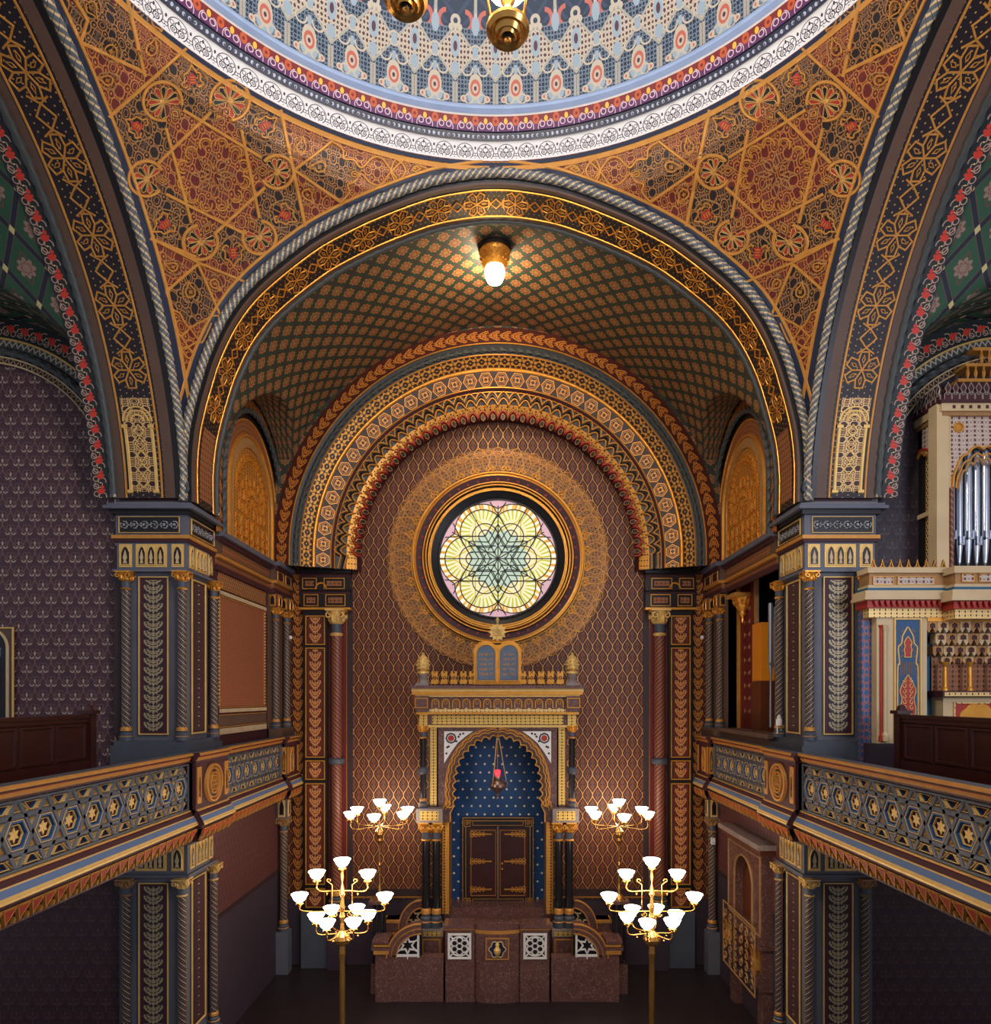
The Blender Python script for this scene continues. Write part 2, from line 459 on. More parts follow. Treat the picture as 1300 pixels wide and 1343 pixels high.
mat('vaultc',vault(.40,.44,(66,48,33),(26,60,46),.105,(66,38,26),(142,98,60),(210,158,96),(66,30,50),1.35),.6)
mat('vaultl',vault(.62,.95,(40,84,58),(20,30,44),.065,(112,60,48),(134,112,98),(112,50,40),(190,176,120),1.45),.6)
def flowers():
    u,v=uvc(); x=cell(u,.24); y=v
    d=nmin(disk(x,y,-.02,.0,.045,.8),disk(x,y,.05,.03,.028),disk(x,y,.0,.055,.02))
    g=nmin(ring(x,y,.1,-.03,.06,.008),ring(x,y,-.1,.03,.06,.008),ring(nabs(x),y,.06,-.07,.04,.007))
    c=mixc(C((26,34,34)),C((176,140,120)),msk(g)); c=mixc(c,C((196,52,34)),msk(d)); return mixc(c,C((226,196,130)),nabs(nabs(x)-.12)*2.2+nabs(y)<.022)
mat('flowers',flowers,.5)
def dotted():
    u,v=uvc(); x=cell(u,.09); y=cell(v,.09); r=op('MODULO',fl(v/.09),2.0); x=cell(u+r*.045,.09)
    return mixc(C((28,18,24)),C((176,138,80)),msk(disk(x,y,0,0,.011))*.9)
mat('dotted',dotted,.5)
def zig(lo,hi,p=.1,w=.022,h=.045):
    def f():
        u,v=uvc(); t=pp(u,p/2)*(2*h/p)*2-h
        return mixc(C(lo),C(hi),msk(nabs(v-t)-w))
    return f
mat('zig',zig((62,66,66),(176,164,140)),.5)
mat('zigborder',zig((52,34,36),(190,160,110),.1,.012,.05),.5)
def diag():
    u,v=uvc(); a=nabs(cell(u+v,.11))-.02; b=nabs(cell(u-v,.11))-.006
    c=mixc(C((86,92,100)),C((196,172,128)),msk(a)); return mixc(c,C((52,60,84)),msk(b))
mat('ropepaint',diag,.45)
# dome bands; u = arc metres round the ring, v = metres upward from band foot
def whitelace():
    u,v=uvc(); p=.31; x=nabs(cell(u,p))/p; y=v/.36
    d=nmin(ring(x,y,.0,.40,.40,.018),ring(x,y,.15,.30,.12,.02),ring(x,y,.16,.30,.045,.016),ring(x,y,.0,.52,.12,.018),ring(x,y,.25,.52,.08,.016),disk(x,y,.0,.66,.04,.5),disk(x,y,.5,.60,.045,.6),ring(x,y,.44,.28,.07,.016),disk(x,y,.5,.12,.03,1.5),ring(x,y,.0,.16,.09,.016))
    d=nmax(d,.1-y); d=nmax(d,y-.92)
    return mixc(C((226,224,224)),C((52,40,48)),msk(d))
mat('whitelace',whitelace,.5)
def eggs():
    u,v=uvc(); p=.31; x=cell(u,p); y=v
    e=disk(x,y,0,.13,.028,.7); o=disk(nabs(x),y,p/2,.13,.05,.8); o2=disk(nabs(x),y,p/2,.13,.02)
    s=nmin(ring(nabs(x),y,.055,.065,.035,.006),ring(nabs(x),y,.02,.03,.1,.005))
    c=mixc(C((92,34,84)),C((120,26,26)),op('GREATER_THAN',y,.085))
    c=mixc(c,C((214,190,196)),nmax(s,y-.12)<0); c=mixc(c,C((188,84,34)),msk(o)); c=mixc(c,C((120,26,26)),msk(o2)); return mixc(c,C((236,178,60)),msk(e))
mat('eggs',eggs,.5)
def beads():
    u,v=uvc(); x=cell(u,.08); return mixc(C((40,42,66)),C((176,186,206)),msk(disk(x,v,0,.05,.022)))
mat('beads',beads,.4)
def domep():
    u,v=uvc(); p=.62; x=nabs(cell(u,p))/p; y=v/p       # x 0..0.5
    # alternate tulip (x=0) and baluster stem (x=.5)
    pale=C((150,166,176)); iv=C((192,178,156)); nv=C((24,40,62)); cor=C((190,98,80)); plum=C((84,46,52))
    c=mixc(nv,C((44,58,84)),(y>1.55)*(nabs(fr((x+y)*3)-.5)<.16))
    X0=pp(x/.16,.5); Y0=pp(y/.18,.5); c=mixc(c,C((120,132,144)),msk(nmax(nmin(ring(X0,Y0,.5,.0,.24,.05),ring(X0,Y0,0,.5,.24,.05),ring(X0,Y0,.3,.3,.1,.04)),y-1.5)))
    # arabesque zone: plum ground with ivory scrolls
    edge=.62+.52*1.0; top=1.5-nabs(x-.5)*.0
    zone=(nabs(x-.5)<(.5-nabs(y-1.02)*.95)) 
    n=noise(5,1); X=pp((x*p+(n-.5)*.03)/.11,.5); Y=pp((v+(n-.5)*.03)/.13,.5)
    sc=nmin(ring(X,Y,.5,.0,.24,.1),ring(X,Y,0,.5,.22,.09),ring(X,Y,.25,.25,.12,.08))
    z=mixc(plum,iv,msk(sc)); c=mixc(c,z,zone)
    # outline straps
    st=nmin(nabs(nabs(x-.5)-(.5-nabs(y-1.02)*.95))-.035, nmax(nabs(nabs(x-.5)-.035)-.03, y-.45), nmax(nabs(x)-.04,1.5-y))
    c=mixc(c,C((166,160,146)),msk(st))
    # ring finial on straps
    c=mixc(c,iv,msk(ring(x,y,.5,1.62,.09,.035)))
    # central baluster
    b=nmin(disk(x,y,.5,1.15,.11,.5),disk(x,y,.5,.72,.1,.7)); c=mixc(c,pale,msk(b)); c=mixc(c,plum,msk(disk(x,y,.5,1.15,.05,.5)))
    # tulips at x=0
    t=disk(x,y,0,.36,.17,.62); c=mixc(c,pale,msk(disk(x,y,.0,.17,.2,1.0))); c=mixc(c,iv,msk(t)); c=mixc(c,cor,msk(disk(x,y,0,.34,.125,.7))); c=mixc(c,iv,msk(disk(x,y,0,.33,.075,.7))); c=mixc(c,plum,msk(disk(x,y,0,.33,.035,.7)))
    c=mixc(c,iv,msk(disk(x,y,.29,.1,.075))); c=mixc(c,cor,msk(disk(x,y,.29,.1,.035)))
    # flame leaves at top between
    c=mixc(c,cor,msk(nmax(ring(x,y,.26,1.62,.17,.045),x-.26,1.5-y))); c=mixc(c,pale,msk(disk(x,y,.0,1.55,.1,.55))); c=mixc(c,iv,msk(disk(x,y,.0,1.74,.035)))
    c=mixc(c,iv,msk(nmin(disk(x,y,.38,1.5,.05,.8),ring(x,y,.0,1.05,.13,.02),nmax(ring(x,y,.2,.72,.13,.02),y-.75),ring(x,y,.16,.1,.1,.02))))
    c=mixc(c,pale,msk(nmin(disk(x,y,.0,.72,.05,.5),disk(x,y,.0,1.05,.07,.6))))
    return c
mat('domepaint',domep,.5)
# arch bands on the ark wall; u along arc, v across
def hexband():
    u,v=uvc(); p=.36; x=nabs(cell(u,p)); y=nabs(v)
    hx=nmax(x*.866+y*.5,y); a=nabs(hx-.135)-.010; b=nabs(hx-.1)-.004; i=nmax(hx-.09,nabs(ring(x,y,0,0,.045,.012)))
    r=nmin(ring(x,y,.0,.0,.05,.008),ring(x,y,.04,.04,.02,.006))
    g=msk(nmin(a,b,nmax(r,hx-.09)));  return mixc(C((44,24,16)),C((184,124,54)),g),g
mat('hexband',hexband,.45)
def quatre():
    u,v=uvc(); p=.26; x=nabs(cell(u,p)); y=nabs(v)
    d=nmin(nmax(disk(x,y,.042,.042,.034),.012-ln(x,y)),disk(x,y,.13,.0,.022,2.0),nmax(ring(x,y,.13,.0,.075,.013),.02-y),disk(x,y,.13,.1,.018),disk(x,y,.0,.105,.02,.6))
    g=msk(d); return mixc(C((44,22,12)),C((206,144,58)),g),g
mat('quatre',quatre,.4)
def lace():
    # u = angle metres at r, v radial from inner edge
    u,v=uvc(); p=.62; x=nabs(cell(u,p)); y=v; nz=noise(3.5,1); X=pp((u+(nz-.5)*.08)/.15,.5); Y=pp((v+(nz-.5)*.06)/.16,.5)
    s=nmin(ring(X,Y,.5,.0,.22,.035),ring(X,Y,0,.5,.22,.035),ring(X,Y,.25,.25,.1,.035),ring(X,Y,.0,.0,.12,.04),disk(X,Y,.5,.4,.07,.6))
    f2=nmin(ring(x,y,.0,.3,.26,.012),ring(x,y,.31,.25,.3,.012),ring(x,y,.0,.62,.17,.012),ring(x,y,.31,.62,.14,.012))
    g=msk(nmin(s,f2)); return mixc(C((50,26,19)),C((182,124,62)),g),g*.7
mat('lace',lace,.45)
def glass():
    # x,y in metres from the centre of the rose (uv)
    u,v=uvc(); r=ln(u,v); a=op('ARCTAN2',v,u)
    k=PI/3; am=(fr(a/k+.5)-.5)*k; x=r*ncos(am); y=nabs(r*nsin(am))     # lobe axis at am=0
    lr=ln(x-.72,y)                                                    # petal circle centre
    c=C((186,206,186))
    rays=fr(op('ARCTAN2',y,x-.72)*(14/PI))
    pet=mixc(C((238,234,196)),C((196,192,74)),(nabs(rays-.5)<.22))
    c=mixc(c,pet,(lr<.53)*(lr>.27)*(x>.62))
    c=mixc(c,C((236,226,180)),(lr<.30)*(x>.66))
    rim=(lr>.53)*(r>.95)
    n=nabs(nsin(a*30))*.5
    rimc=mixc(C((226,176,84)),C((250,240,214)),(nabs(fr(a*(27/PI))-.5)<.3)*(nabs(lr-.6)<.05))
    c=mixc(c,rimc,rim)
    c=mixc(c,C((214,150,60)),rim*(nabs(fr(a*14/PI)-.5)<.08))
    c=mixc(c,C((206,170,196)),(lr>.67)*(r>1.2)*.8)
    hx=nabs(x*.5+y*.866-.535)<.014
    return mixc(c,C((206,186,50)),hx*(r<1.05)*(r>.4))
mat('roseglass',glass,.5,emis=.46,spec=.1)
def panelred():
    u,v=uvc(); x=nabs(u)/.2; y=v
    X=pp(u/.16,.5); Y=pp(v/.22,.5); s=nmin(ring(X,Y,.5,.0,.22,.05),ring(X,Y,0,.5,.22,.05),ring(X,Y,.25,.25,.1,.04))
    return mixc(C((170,46,34)),C((222,170,90)),msk(s))
mat('panelred',panelred,.5)
def panelblue():
    u,v=uvc(); X=pp(u/.16,.5); Y=pp(v/.22,.5); s=nmin(ring(X,Y,.5,.0,.22,.05),ring(X,Y,0,.5,.22,.05),ring(X,Y,.25,.25,.1,.04))
    return mixc(C((34,84,132)),C((150,90,84)),msk(s))
mat('panelblue',panelblue,.5)
def honey():
    u,v=uvc(); r=op('MODULO',fl(v/.045),2.0); x=cell(u+r*.03,.06); y=cell(v,.045)
    return mixc(C((206,170,110)),C((50,28,20)),msk(disk(x,y,0,0,.019)))
mat('honey',honey,.5)
def floorm():
    u,v=uvc(); g=nmin(nabs(cell(u,.6)),nabs(cell(v,.6)))<.006
    return mixc(mixc(C((42,32,32)),C((34,26,28)),noise(2,3)),C((20,16,18)),g)
mat('floor',floorm,.4)
def starblue():
    u,v=uvc(); q=.2; row=op('MODULO',fl(v/(q/1.02)),2.0); x=cell(u+row*.102,.204); y=cell(v,q/1.02)
    return mixc(mixc(C((20,68,114)),C((14,52,94)),noise(2,2)),C((236,216,176)),msk(nabs(x)+nabs(y)-.03))
mat('starblue',starblue,.5)
mat('carpet',fil((48,28,26),(120,96,70),.2,.2,.06,.0),.8)
# ============================================================ shell
def Z(r): return CZ+r
W=5.05
# ---- front arch curve (x,z), full span
_h=[(5.10,3.2),(5.105,3.84),(5.06,4.36),(4.98,4.75),(4.88,5.12),(4.70,5.67),(4.38,6.3),(3.92,6.85),(3.11,7.50),(2.5,7.85),(1.88,8.13),(1.13,8.40),(.45,8.53)]
_full=[(-x,Z(z)) for x,z in _h]+[(0,Z(8.56))]+[(x,Z(z)) for x,z in _h[::-1]]
FA=Curve(catmull(_full,6))
def FAp(y): return lambda s,t=0,c=0: (lambda q: Vector((q[0],y-c,q[1])))(FA.at(s,t))
SOF=.17
def Fsof(s,t,c=0):
    q=FA.at(s,-SOF-c); return Vector((q[0],t,q[1]))
def rosette(mb,M_,s,t,R,w,rot=0,mi=0,h=.012):
    for k in range(6):
        a=math.radians(60*k+rot); p=lambda r,d: (s+r*cos(a+math.radians(d)),t+r*sin(a+math.radians(d)))
        mb.strip([p(0,0),p(R*.58,-30),p(R*.98,-13),p(R*.98,13),p(R*.58,30)],M_,w,h,mi=mi)
        mb.strip([p(R*.38,0),p(R*.55,-9),p(R*.78,0),p(R*.55,9)],M_,w*.5,h*.6,True,mi=mi)
def starband(mb,M_,s0,s1,t,R,pitch,w,mi=0,rot=0,ext=None):
    n=max(1,round((s1-s0)/pitch)); pitch=(s1-s0)/n
    for i in range(n+1):
        s=s0+i*pitch; rosette(mb,M_,s,t,R,w,rot,mi)
        if i<n:
            m=s+pitch/2; g=pitch/2-R*.85; k=g*.62
            mb.strip([(m-k,t),(m,t+k*.95),(m+k,t),(m,t-k*.95)],M_,w,.012,True,mi=mi)
            mb.strip([(s+R*.86,t-R*.5),(m-k,t),(s+R*.86,t+R*.5)],M_,w,.012,mi=mi)
            mb.strip([(s+pitch-R*.86,t-R*.5),(m+k,t),(s+pitch-R*.86,t+R*.5)],M_,w,.012,mi=mi)
def ropepath(cv,M_,n=260,off=0): return [M_(cv.len*i/n,off,0) for i in range(n+1)]
a=MB(); ss=lin(0,FA.len,150)
for y0,y1,mi in ((11.25,11.29,1),(11.29,11.31,2),(11.31,11.99,0),(11.99,12.1,1)): a.grid(lambda s,t: Fsof(s,t),ss,[y0,y1],mi)
a.grid(lambda s,t: FAp(11.22)(s,t),ss,[-.06,-.13],2); a.grid(lambda s,t: FAp(11.22)(s,t),ss,[-.13,-SOF],1)
a.grid(lambda s,t: FAp(t)(s,-SOF),ss,[11.22,11.25],1)
for y in (11.34,11.95): a.strip([(s,y) for s in ss],Fsof,.03,.012,mi=3)
starband(a,lambda s,t,c:Fsof(s,11.645+(t-11.71)*1.26,c),1.75,FA.len-1.75,11.71,.225,.68,.02,3,rot=0)
for sd in (0,1):
    q=(lambda s:s) if sd==0 else (lambda s:FA.len-s)
    s0,s1=q(.12),q(1.35); lo,hi=min(s0,s1),max(s0,s1)
    a.grid(lambda s,t: Fsof(s,t,.006),lin(lo,hi,10),[11.42,11.88],4)
struct('trim_1',a,[M['dotted'],M['brown'],M['black'],M['gold'],M['filtan']])
a=MB(); a.tube(ropepath(FA,FAp(11.19),420),.07,10,0,rope=(4,4.5,.16)); struct('trim_2',a,M['ropepaint'],True)
a=MB(); a.tube(ropepath(FA,lambda s,t,c:Fsof(s,12.1,.0),400),.05,8,0,rope=(3,5,.2)); struct('trim_3',a,M['zig'],True)
# ---- lateral arches (y,z)
LZC,LB,LA_,LYC=2.8,5.45,5.0,6.25
def lat(th): return (LYC+LA_*cos(th),Z(LZC+LB*sin(th)))
th0=math.asin((3.25-LZC)/LB)
LC=Curve([lat(th0+(math.radians(125)-th0)*i/140) for i in range(141)])
def Lsof(s,x,c=0):
    q=LC.at(s,.1+c); return Vector((x,q[0],q[1]))
def Lf(x): return lambda s,t=0,c=0: (lambda q: Vector((x+c,q[0],q[1])))(LC.at(s,t))
def damaskwall(): pass
# ---- pendentive surface
RC=Vector((0,5.875,0)); RR=5.375; ZR=8.8
def fx(z):
    "front arch half width at rel height z"
    for i in range(len(FA.p)//2):
        p,q=FA.p[i],FA.p[i+1]
        if p[1]<=Z(z)<=q[1] and q[1]>p[1]: k=(Z(z)-p[1])/(q[1]-p[1]); return abs(p[0]+(q[0]-p[0])*k)
    return 0 if z>8 else 5.1
def ly(z):
    s=(z-LZC)/LB; s=min(1,max(0,s)); return LYC+LA_*math.sqrt(1-s*s)
def pend(z,t):
    x=fx(z); y=ly(z)
    aF=math.atan2(x,RR); rF=math.hypot(x,RR)                       # azimuth from +y towards -x
    aL=math.atan2(W+.1,y-RC.y); rL=math.hypot(W+.1,y-RC.y)
    if z>LZC+LB-.001: aL=PI/2+max(0,(z-LZC-LB)*.3); rL=RR
    k=t*t*(3-2*t) if z<8 else t
    an=aF+(aL-aF)*t; r=rF+(rL-rF)*k
    if z>8.2: m=(z-8.2)/(ZR-8.2); r=r+(RR-r)*m*m
    return Vector((-r*sin(an),RC.y+r*cos(an),Z(z)))
_vl=[0]
_zz=lin(3.0,ZR,200)
for i in range(200): _vl.append(_vl[-1]+(pend(_zz[i+1],.5)-pend(_zz[i],.5)).length)
def puv(z,t):
    p=pend(z,t); k=min(199,max(0,int((z-3.0)/(ZR-3.0)*200))); return (math.atan2(-p.x,p.y-RC.y)*5.9-4.2,_vl[k]+(z-_zz[k])*1.3)
zs=lin(3.2,7.6,60)[:-1]+lin(7.6,8.5,24)[:-1]+lin(8.5,ZR,12)
ts=lin(0,1,70)
pv=MB(); pv.grid(lambda z,t:pend(z,t),zs,ts)
bvh=BVHTree.FromPolygons(pv.v,pv.f)
EYE=Vector((CX,0,CZ))
def hit(px,py,tree=None):
    d=(P(px,py,1)-EYE).normalized(); l,n,i,_=(tree or bvh).ray_cast(EYE,d)
    if l is None: return None
    if n.dot(d)>0: n=-n
    return l,n
def zpx(pts,sc,ox,oy): return [(x/sc+ox,y/sc+oy) for x,y in pts]
q3=lambda *p: zpx(p,4.475,140,60)
T1=q3((325,325),(1000,740),(548,1155)); T2=q3((722,322),(895,1125),(230,780))
FRAME=q3((465,20),(1020,380),(1165,1060),(900,1290),(520,1240),(250,1130),(10,420))
DIA=zpx([(130,515),(375,330),(460,420),(560,500),(480,600),(435,725)],5,360,120)
LOW=zpx([(430,250),(590,620),(500,630),(370,700),(260,560),(200,450)],5.417,180,300)
UPP=zpx([(545,275),(305,160),(230,0),(480,0)],2.889,0,0)
DISC=[(325,325,100),(722,322,102),(230,780,90),(1000,740,84),(548,1155,88),(895,1125,84)]
DISC=[(x/4.475+140,y/4.475+60,r/4.475) for x,y,r in DISC]
def topx(v): d=v.y; return ((v.x-CX)*FL/d+VX, HY-(v.z-CZ)*FL/d)
def pmat(z,t):
    x,y=topx(pend(z,t))
    if x<-50 or y<-50: return 0
    if inpoly(x,y,T1) or inpoly(x,y,T2): return 0
    for cx_,cy_,r in DISC:
        if math.hypot(x-cx_,y-cy_)<r: return 0
    for q in (FRAME,DIA,LOW,UPP):
        if inpoly(x,y,q): return 1
    return 0
def Mp(px,py,c=0):
    h=hit(px,py)
    if h is None: return None
    return h[0]+h[1]*(c+.006)
def pstrip(mb,pl,w,mi,h=.014,closed=False,c=0,step=7):
    "strip drawn on the pendentive through photo points; width in pixels"
    out=[]; m=len(pl)
    for i in range(m if closed else m-1):
        a_,b_=pl[i],pl[(i+1)%m]; n=max(1,int(math.hypot(b_[0]-a_[0],b_[1]-a_[1])/step))
        for k in range(n): out.append((a_[0]+(b_[0]-a_[0])*k/n,a_[1]+(b_[1]-a_[1])*k/n))
    if not closed: out.append(pl[-1])
    t=MB(); 
    ok=[]
    for p in out:
        ok.append(Mp(*p) is not None)
    run=[]
    def flush(r,cl=False):
        if len(r)<2: return
        M2=lambda a_,b_,c_: (Mp(a_,b_,c_+c) or Vector((1e9,0,0)))
        k=MB(); k.strip(r,M2,w,h,cl,mi)
        for f,u,m_ in zip(k.f,k.uv,k.m):
            pts=[k.v[i] for i in f]
            if all(p.x<1e8 for p in pts): mb.face(pts,u,m_)
    if closed and all(ok): flush(out,True); return
    for p,g in zip(out,ok):
        if g: run.append(p)
        else: flush(run); run=[]
    flush(run)
def ppoly(mb,pl,mi,c=.004):
    pts=[Mp(*p,c) for p in pl]
    if any(p is None for p in pts): return
    ce=sum(pts,Vector())/len(pts)
    for i in range(len(pts)): mb.face([ce,pts[i],pts[(i+1)%len(pts)]],None,mi)
def offpx(pl,o):
    cv=Curve(pl); return [(p[0]+n[0]*o,p[1]+n[1]*o) for p,n in zip(cv.p,cv.nn)]
frontpx=[topx(Vector((q[0],11.25,q[1]))) for q in [FA.at(FA.len/2*i/40) for i in range(41)]]
latpx=[topx(Vector((-W-.05,)+LC.at(LC.len*i/60))) for i in range(61) if LC.at(LC.len*i/60)[0]>5.2]
def teardrop(mb,cx_,cy_,L,ang,mi=2,mi2=3):
    ca,sa=cos(math.radians(ang)),sin(math.radians(ang)); R=lambda p:(cx_+L*(p[0]*ca-p[1]*sa),cy_+L*(p[0]*sa+p[1]*ca))
    sh=[R(p) for p in catmull([(1,0),(.55,.16),(.15,.42),(-.35,.36),(-.5,0),(-.35,-.36),(.15,-.42),(.55,-.16)],3,True)]
    pstrip(mb,sh,2.2,mi,closed=True,step=4)
    ppoly(mb,[R(p) for p in arc(0,0,.26,0,360,10)[:-1]],4)
    for k in (-.12,0,.12): pstrip(mb,[R((k,-.16)),R((k,.16))],1.3,mi,c=.004)
    for sg in (1,-1):
        pstrip(mb,[R(p) for p in catmull([(.9,0),(.75,.45*sg),(.2,.72*sg),(-.5,.75*sg),(-.95,.4*sg),(-.75,.22*sg)],3)],1.5,mi2,step=4)
        pstrip(mb,[R(p) for p in spiral(-.75,.5*sg,.22,.05,0,320*sg,8)],1.2,mi2,step=3)
def palmette(mb,cx_,cy_,L,ang):
    ca,sa=cos(math.radians(ang)),sin(math.radians(ang)); R=lambda p:(cx_+L*(p[0]*ca-p[1]*sa),cy_+L*(p[0]*sa+p[1]*ca))
    sh=catmull([(1.05,0),(.62,.26),(.5,.5),(.1,.5),(-.1,.68),(-.32,.45),(-.2,.28)],4)
    for sg in (1,-1):
        pstrip(mb,[R((x,y*sg)) for x,y in sh],2.4,2,step=4)
        pstrip(mb,[R((x,y*sg)) for x,y in catmull([(-.9,0),(-.7,.4),(-.2,.9),(.3,.85),(.7,.55)],3)],1.6,3,step=4)
        pstrip(mb,[R((x,y*sg)) for x,y in spiral(.25,.85,.2,.05,0,300,8)],1.3,3,step=3)
    ppoly(mb,[R(p) for p in [(.62,0),(.3,.3),(.05,.2),(-.15,.34),(-.15,-.34),(.05,-.2),(.3,-.3)]],5)
    for k in (-.02,.14,.3): pstrip(mb,[R((k,-.14)),R((k,.14))],1.4,2,c=.004)
    pstrip(mb,[R((-.15,0)),R((-1.0,0))],1.4,3)
def pendentive(n):
    a=MB(); a.grid(lambda z,t:pend(z,t),zs,ts,uvf=puv,mif=pmat)
    struct('ceiling_pendentive_%d'%n if False else ('trim_%d'%n),a,[M['filred'],M['filblack']],True)
    o=MB()  # raised paint strapwork
    # navy fascia and gold edges beside both arches
    pstrip(o,offpx(frontpx,-9.5),14,7,.004,step=5); pstrip(o,offpx(frontpx,-18.5),4.6,2,step=6)
    pstrip(o,offpx(latpx,9),13,7,.004,step=5); pstrip(o,offpx(latpx,17),5,2,step=6)
    # ring side: navy line and gold band
    rp=[topx(Vector((-RR*sin(math.radians(t)),RC.y+RR*cos(math.radians(t)),Z(ZR-.1)))) for t in lin(-1,88,60)]
    pstrip(o,offpx(rp,3) if False else [topx(Vector((-(RR+.004)*sin(math.radians(t)),RC.y+(RR+.004)*cos(math.radians(t)),Z(ZR-.045)))) for t in lin(.5,85,60)],5,7,.004)
    pstrip(o,[topx(pend(ZR-.13,t)) for t in lin(.012,.9,60)],7,2)
    G=5.2
    for l in (((465,20),(10,420)),((1020,380),(1165,1060)),((250,1130),(520,1240))): pstrip(o,q3(*l),G,2)
    for l in (((90,65),(430,240),(760,375)),((430,250),(200,450)),((430,250),(590,620)),): pstrip(o,zpx(l,5.417,180,300),G-1.2,2)
    for l in (((200,450),(250,570),(300,600),(330,660),(370,700),(430,670),(460,660),(530,620),(590,620)),((370,700),(345,735),(290,755),(250,570)),((370,700),(440,800),(470,790),(525,670)),((290,740),(400,900)),((440,790),(330,860)),((310,860),(350,840),(400,890),(360,920),(310,860))):
        pstrip(o,zpx(catmull(list(l),3) if len(l)>2 else l,5.417,180,300),2.6,2)
    for l in (((545,275),(305,160)),((548,290),(482,0)),((305,160),(330,75),(285,0))): pstrip(o,zpx(l,2.889,0,0),G,2)
    for l in (((130,515),(375,330)),((130,515),(435,725))): pstrip(o,zpx(l,5,360,120),G-1,2)
    for l in (((375,330),(445,380),(455,440),(520,450),(570,500),(640,440),(700,440),(760,510),(800,570)),((435,725),(490,660),(480,610),(530,590),(570,540),(630,600),(700,610),(760,530),(850,450)),((760,520),(800,450),(860,520),(800,590),(760,520)),((900,520),(940,490),(1000,510))):
        pstrip(o,zpx(catmull(list(l),4),5,360,120),3,2)
    # hexagram
    for l in (((445,375),(905,655)),((630,370),(300,690)),((345,480),(495,1040)),((785,470),(895,1010)),((345,870),(800,1100)),((930,830),(630,1105))): pstrip(o,q3(*l),G-.6,2)
    for (cx_,cy_,r),a0 in zip(DISC,(45,128,5,185,-65,-118)):
        gap=34; pstrip(o,[(cx_+(r+3)*cos(math.radians(t)),cy_+(r+3)*sin(math.radians(t))) for t in lin(a0+gap,a0+360-gap,26)],4.6,2,step=5)
        for k in range(10):
            t=math.radians(a0+48+k*29.3); e=(cx_-cos(math.radians(a0))*-2,cy_+sin(math.radians(a0))*2)
            d=lambda rr,dd:(e[0]+rr*cos(t+dd),e[1]+rr*sin(t+dd))
            ppoly(o,[d(3,0),d(r*.6,-.16),d(r*.82,-.17),d(r*.93,0),d(r*.82,.17),d(r*.6,.16)],5 if k%2 else 6)
            pstrip(o,[d(2,0),d(r*.6,-.19),d(r*.84,-.19),d(r*.96,0),d(r*.84,.19),d(r*.6,.19)],.8,9,c=.006,step=5,closed=True)
        ppoly(o,[(cx_+4*cos(t),cy_+4*sin(t)) for t in lin(0,5.6,8)],2,.016)
        # lozenge bud between disc and centre
        bx,by=cx_+cos(math.radians(a0))*r*1.05,cy_+sin(math.radians(a0))*r*1.05
        u=(cos(math.radians(a0)),sin(math.radians(a0)))
        for s_,m_ in ((10,3),(5,2)):
            pstrip(o,[(bx-u[0]*s_,by-u[1]*s_),(bx-u[1]*s_*.7,by+u[0]*s_*.7),(bx+u[0]*s_,by+u[1]*s_),(bx+u[1]*s_*.7,by-u[0]*s_*.7)],1.6,m_,closed=True)
    cx_,cy_=279.8,228.7
    for k in range(12):
        t=30*k+15; x,y=cx_+41*cos(math.radians(t)),cy_+41*sin(math.radians(t))
        pstrip(o,spiral(x,y,9,7,t-120,t+120,10),2.4,2,step=3); pstrip(o,spiral(x,y,5,5,t-110,t+110,6),1.2,2,step=3)
    for k in range(8):
        t=math.radians(45*k); pstrip(o,[(cx_+6*cos(t),cy_+6*sin(t)),(cx_+17*cos(t-.25),cy_+17*sin(t-.25)),(cx_+28*cos(t),cy_+28*sin(t)),(cx_+17*cos(t+.25),cy_+17*sin(t+.25))],1.5,3,closed=True)
        ppoly(o,[(cx_+9*cos(t)+1.8*cos(j),cy_+9*sin(t)+1.8*sin(j)) for j in lin(0,5,6)],2)
    # palmettes between the discs, lutes in the red triangles
    for x,y,an in ((500,215,-93),(915,480,-32),(1030,985,28),(740,1200,88),(350,1040,148),(190,480,-150)):
        p=q3((x,y))[0]; palmette(o,p[0],p[1],21,an)
    for x,y,L,an in ((145,67,17,60),(198,65,16,-70),(140,105,14,-165),(395,193,14,-80),(403,255,14,55),(226,350,12,-160),(281,372,12,50),(119,10,16,60),(180,10,14,-70),(419,219,15,180),(249,383,14,-100),(465,228,8,0),(545,222,7,0),(205,30,14,60)):
        teardrop(o,x,y,L,an)
    struct('trim_%d'%(n+1),o,[M['filred'],M['filblack'],M['goldpaint'],M['tan'],M['black'],M['red'],M['black'],M['navy'],M['white'],M['goldpale']])
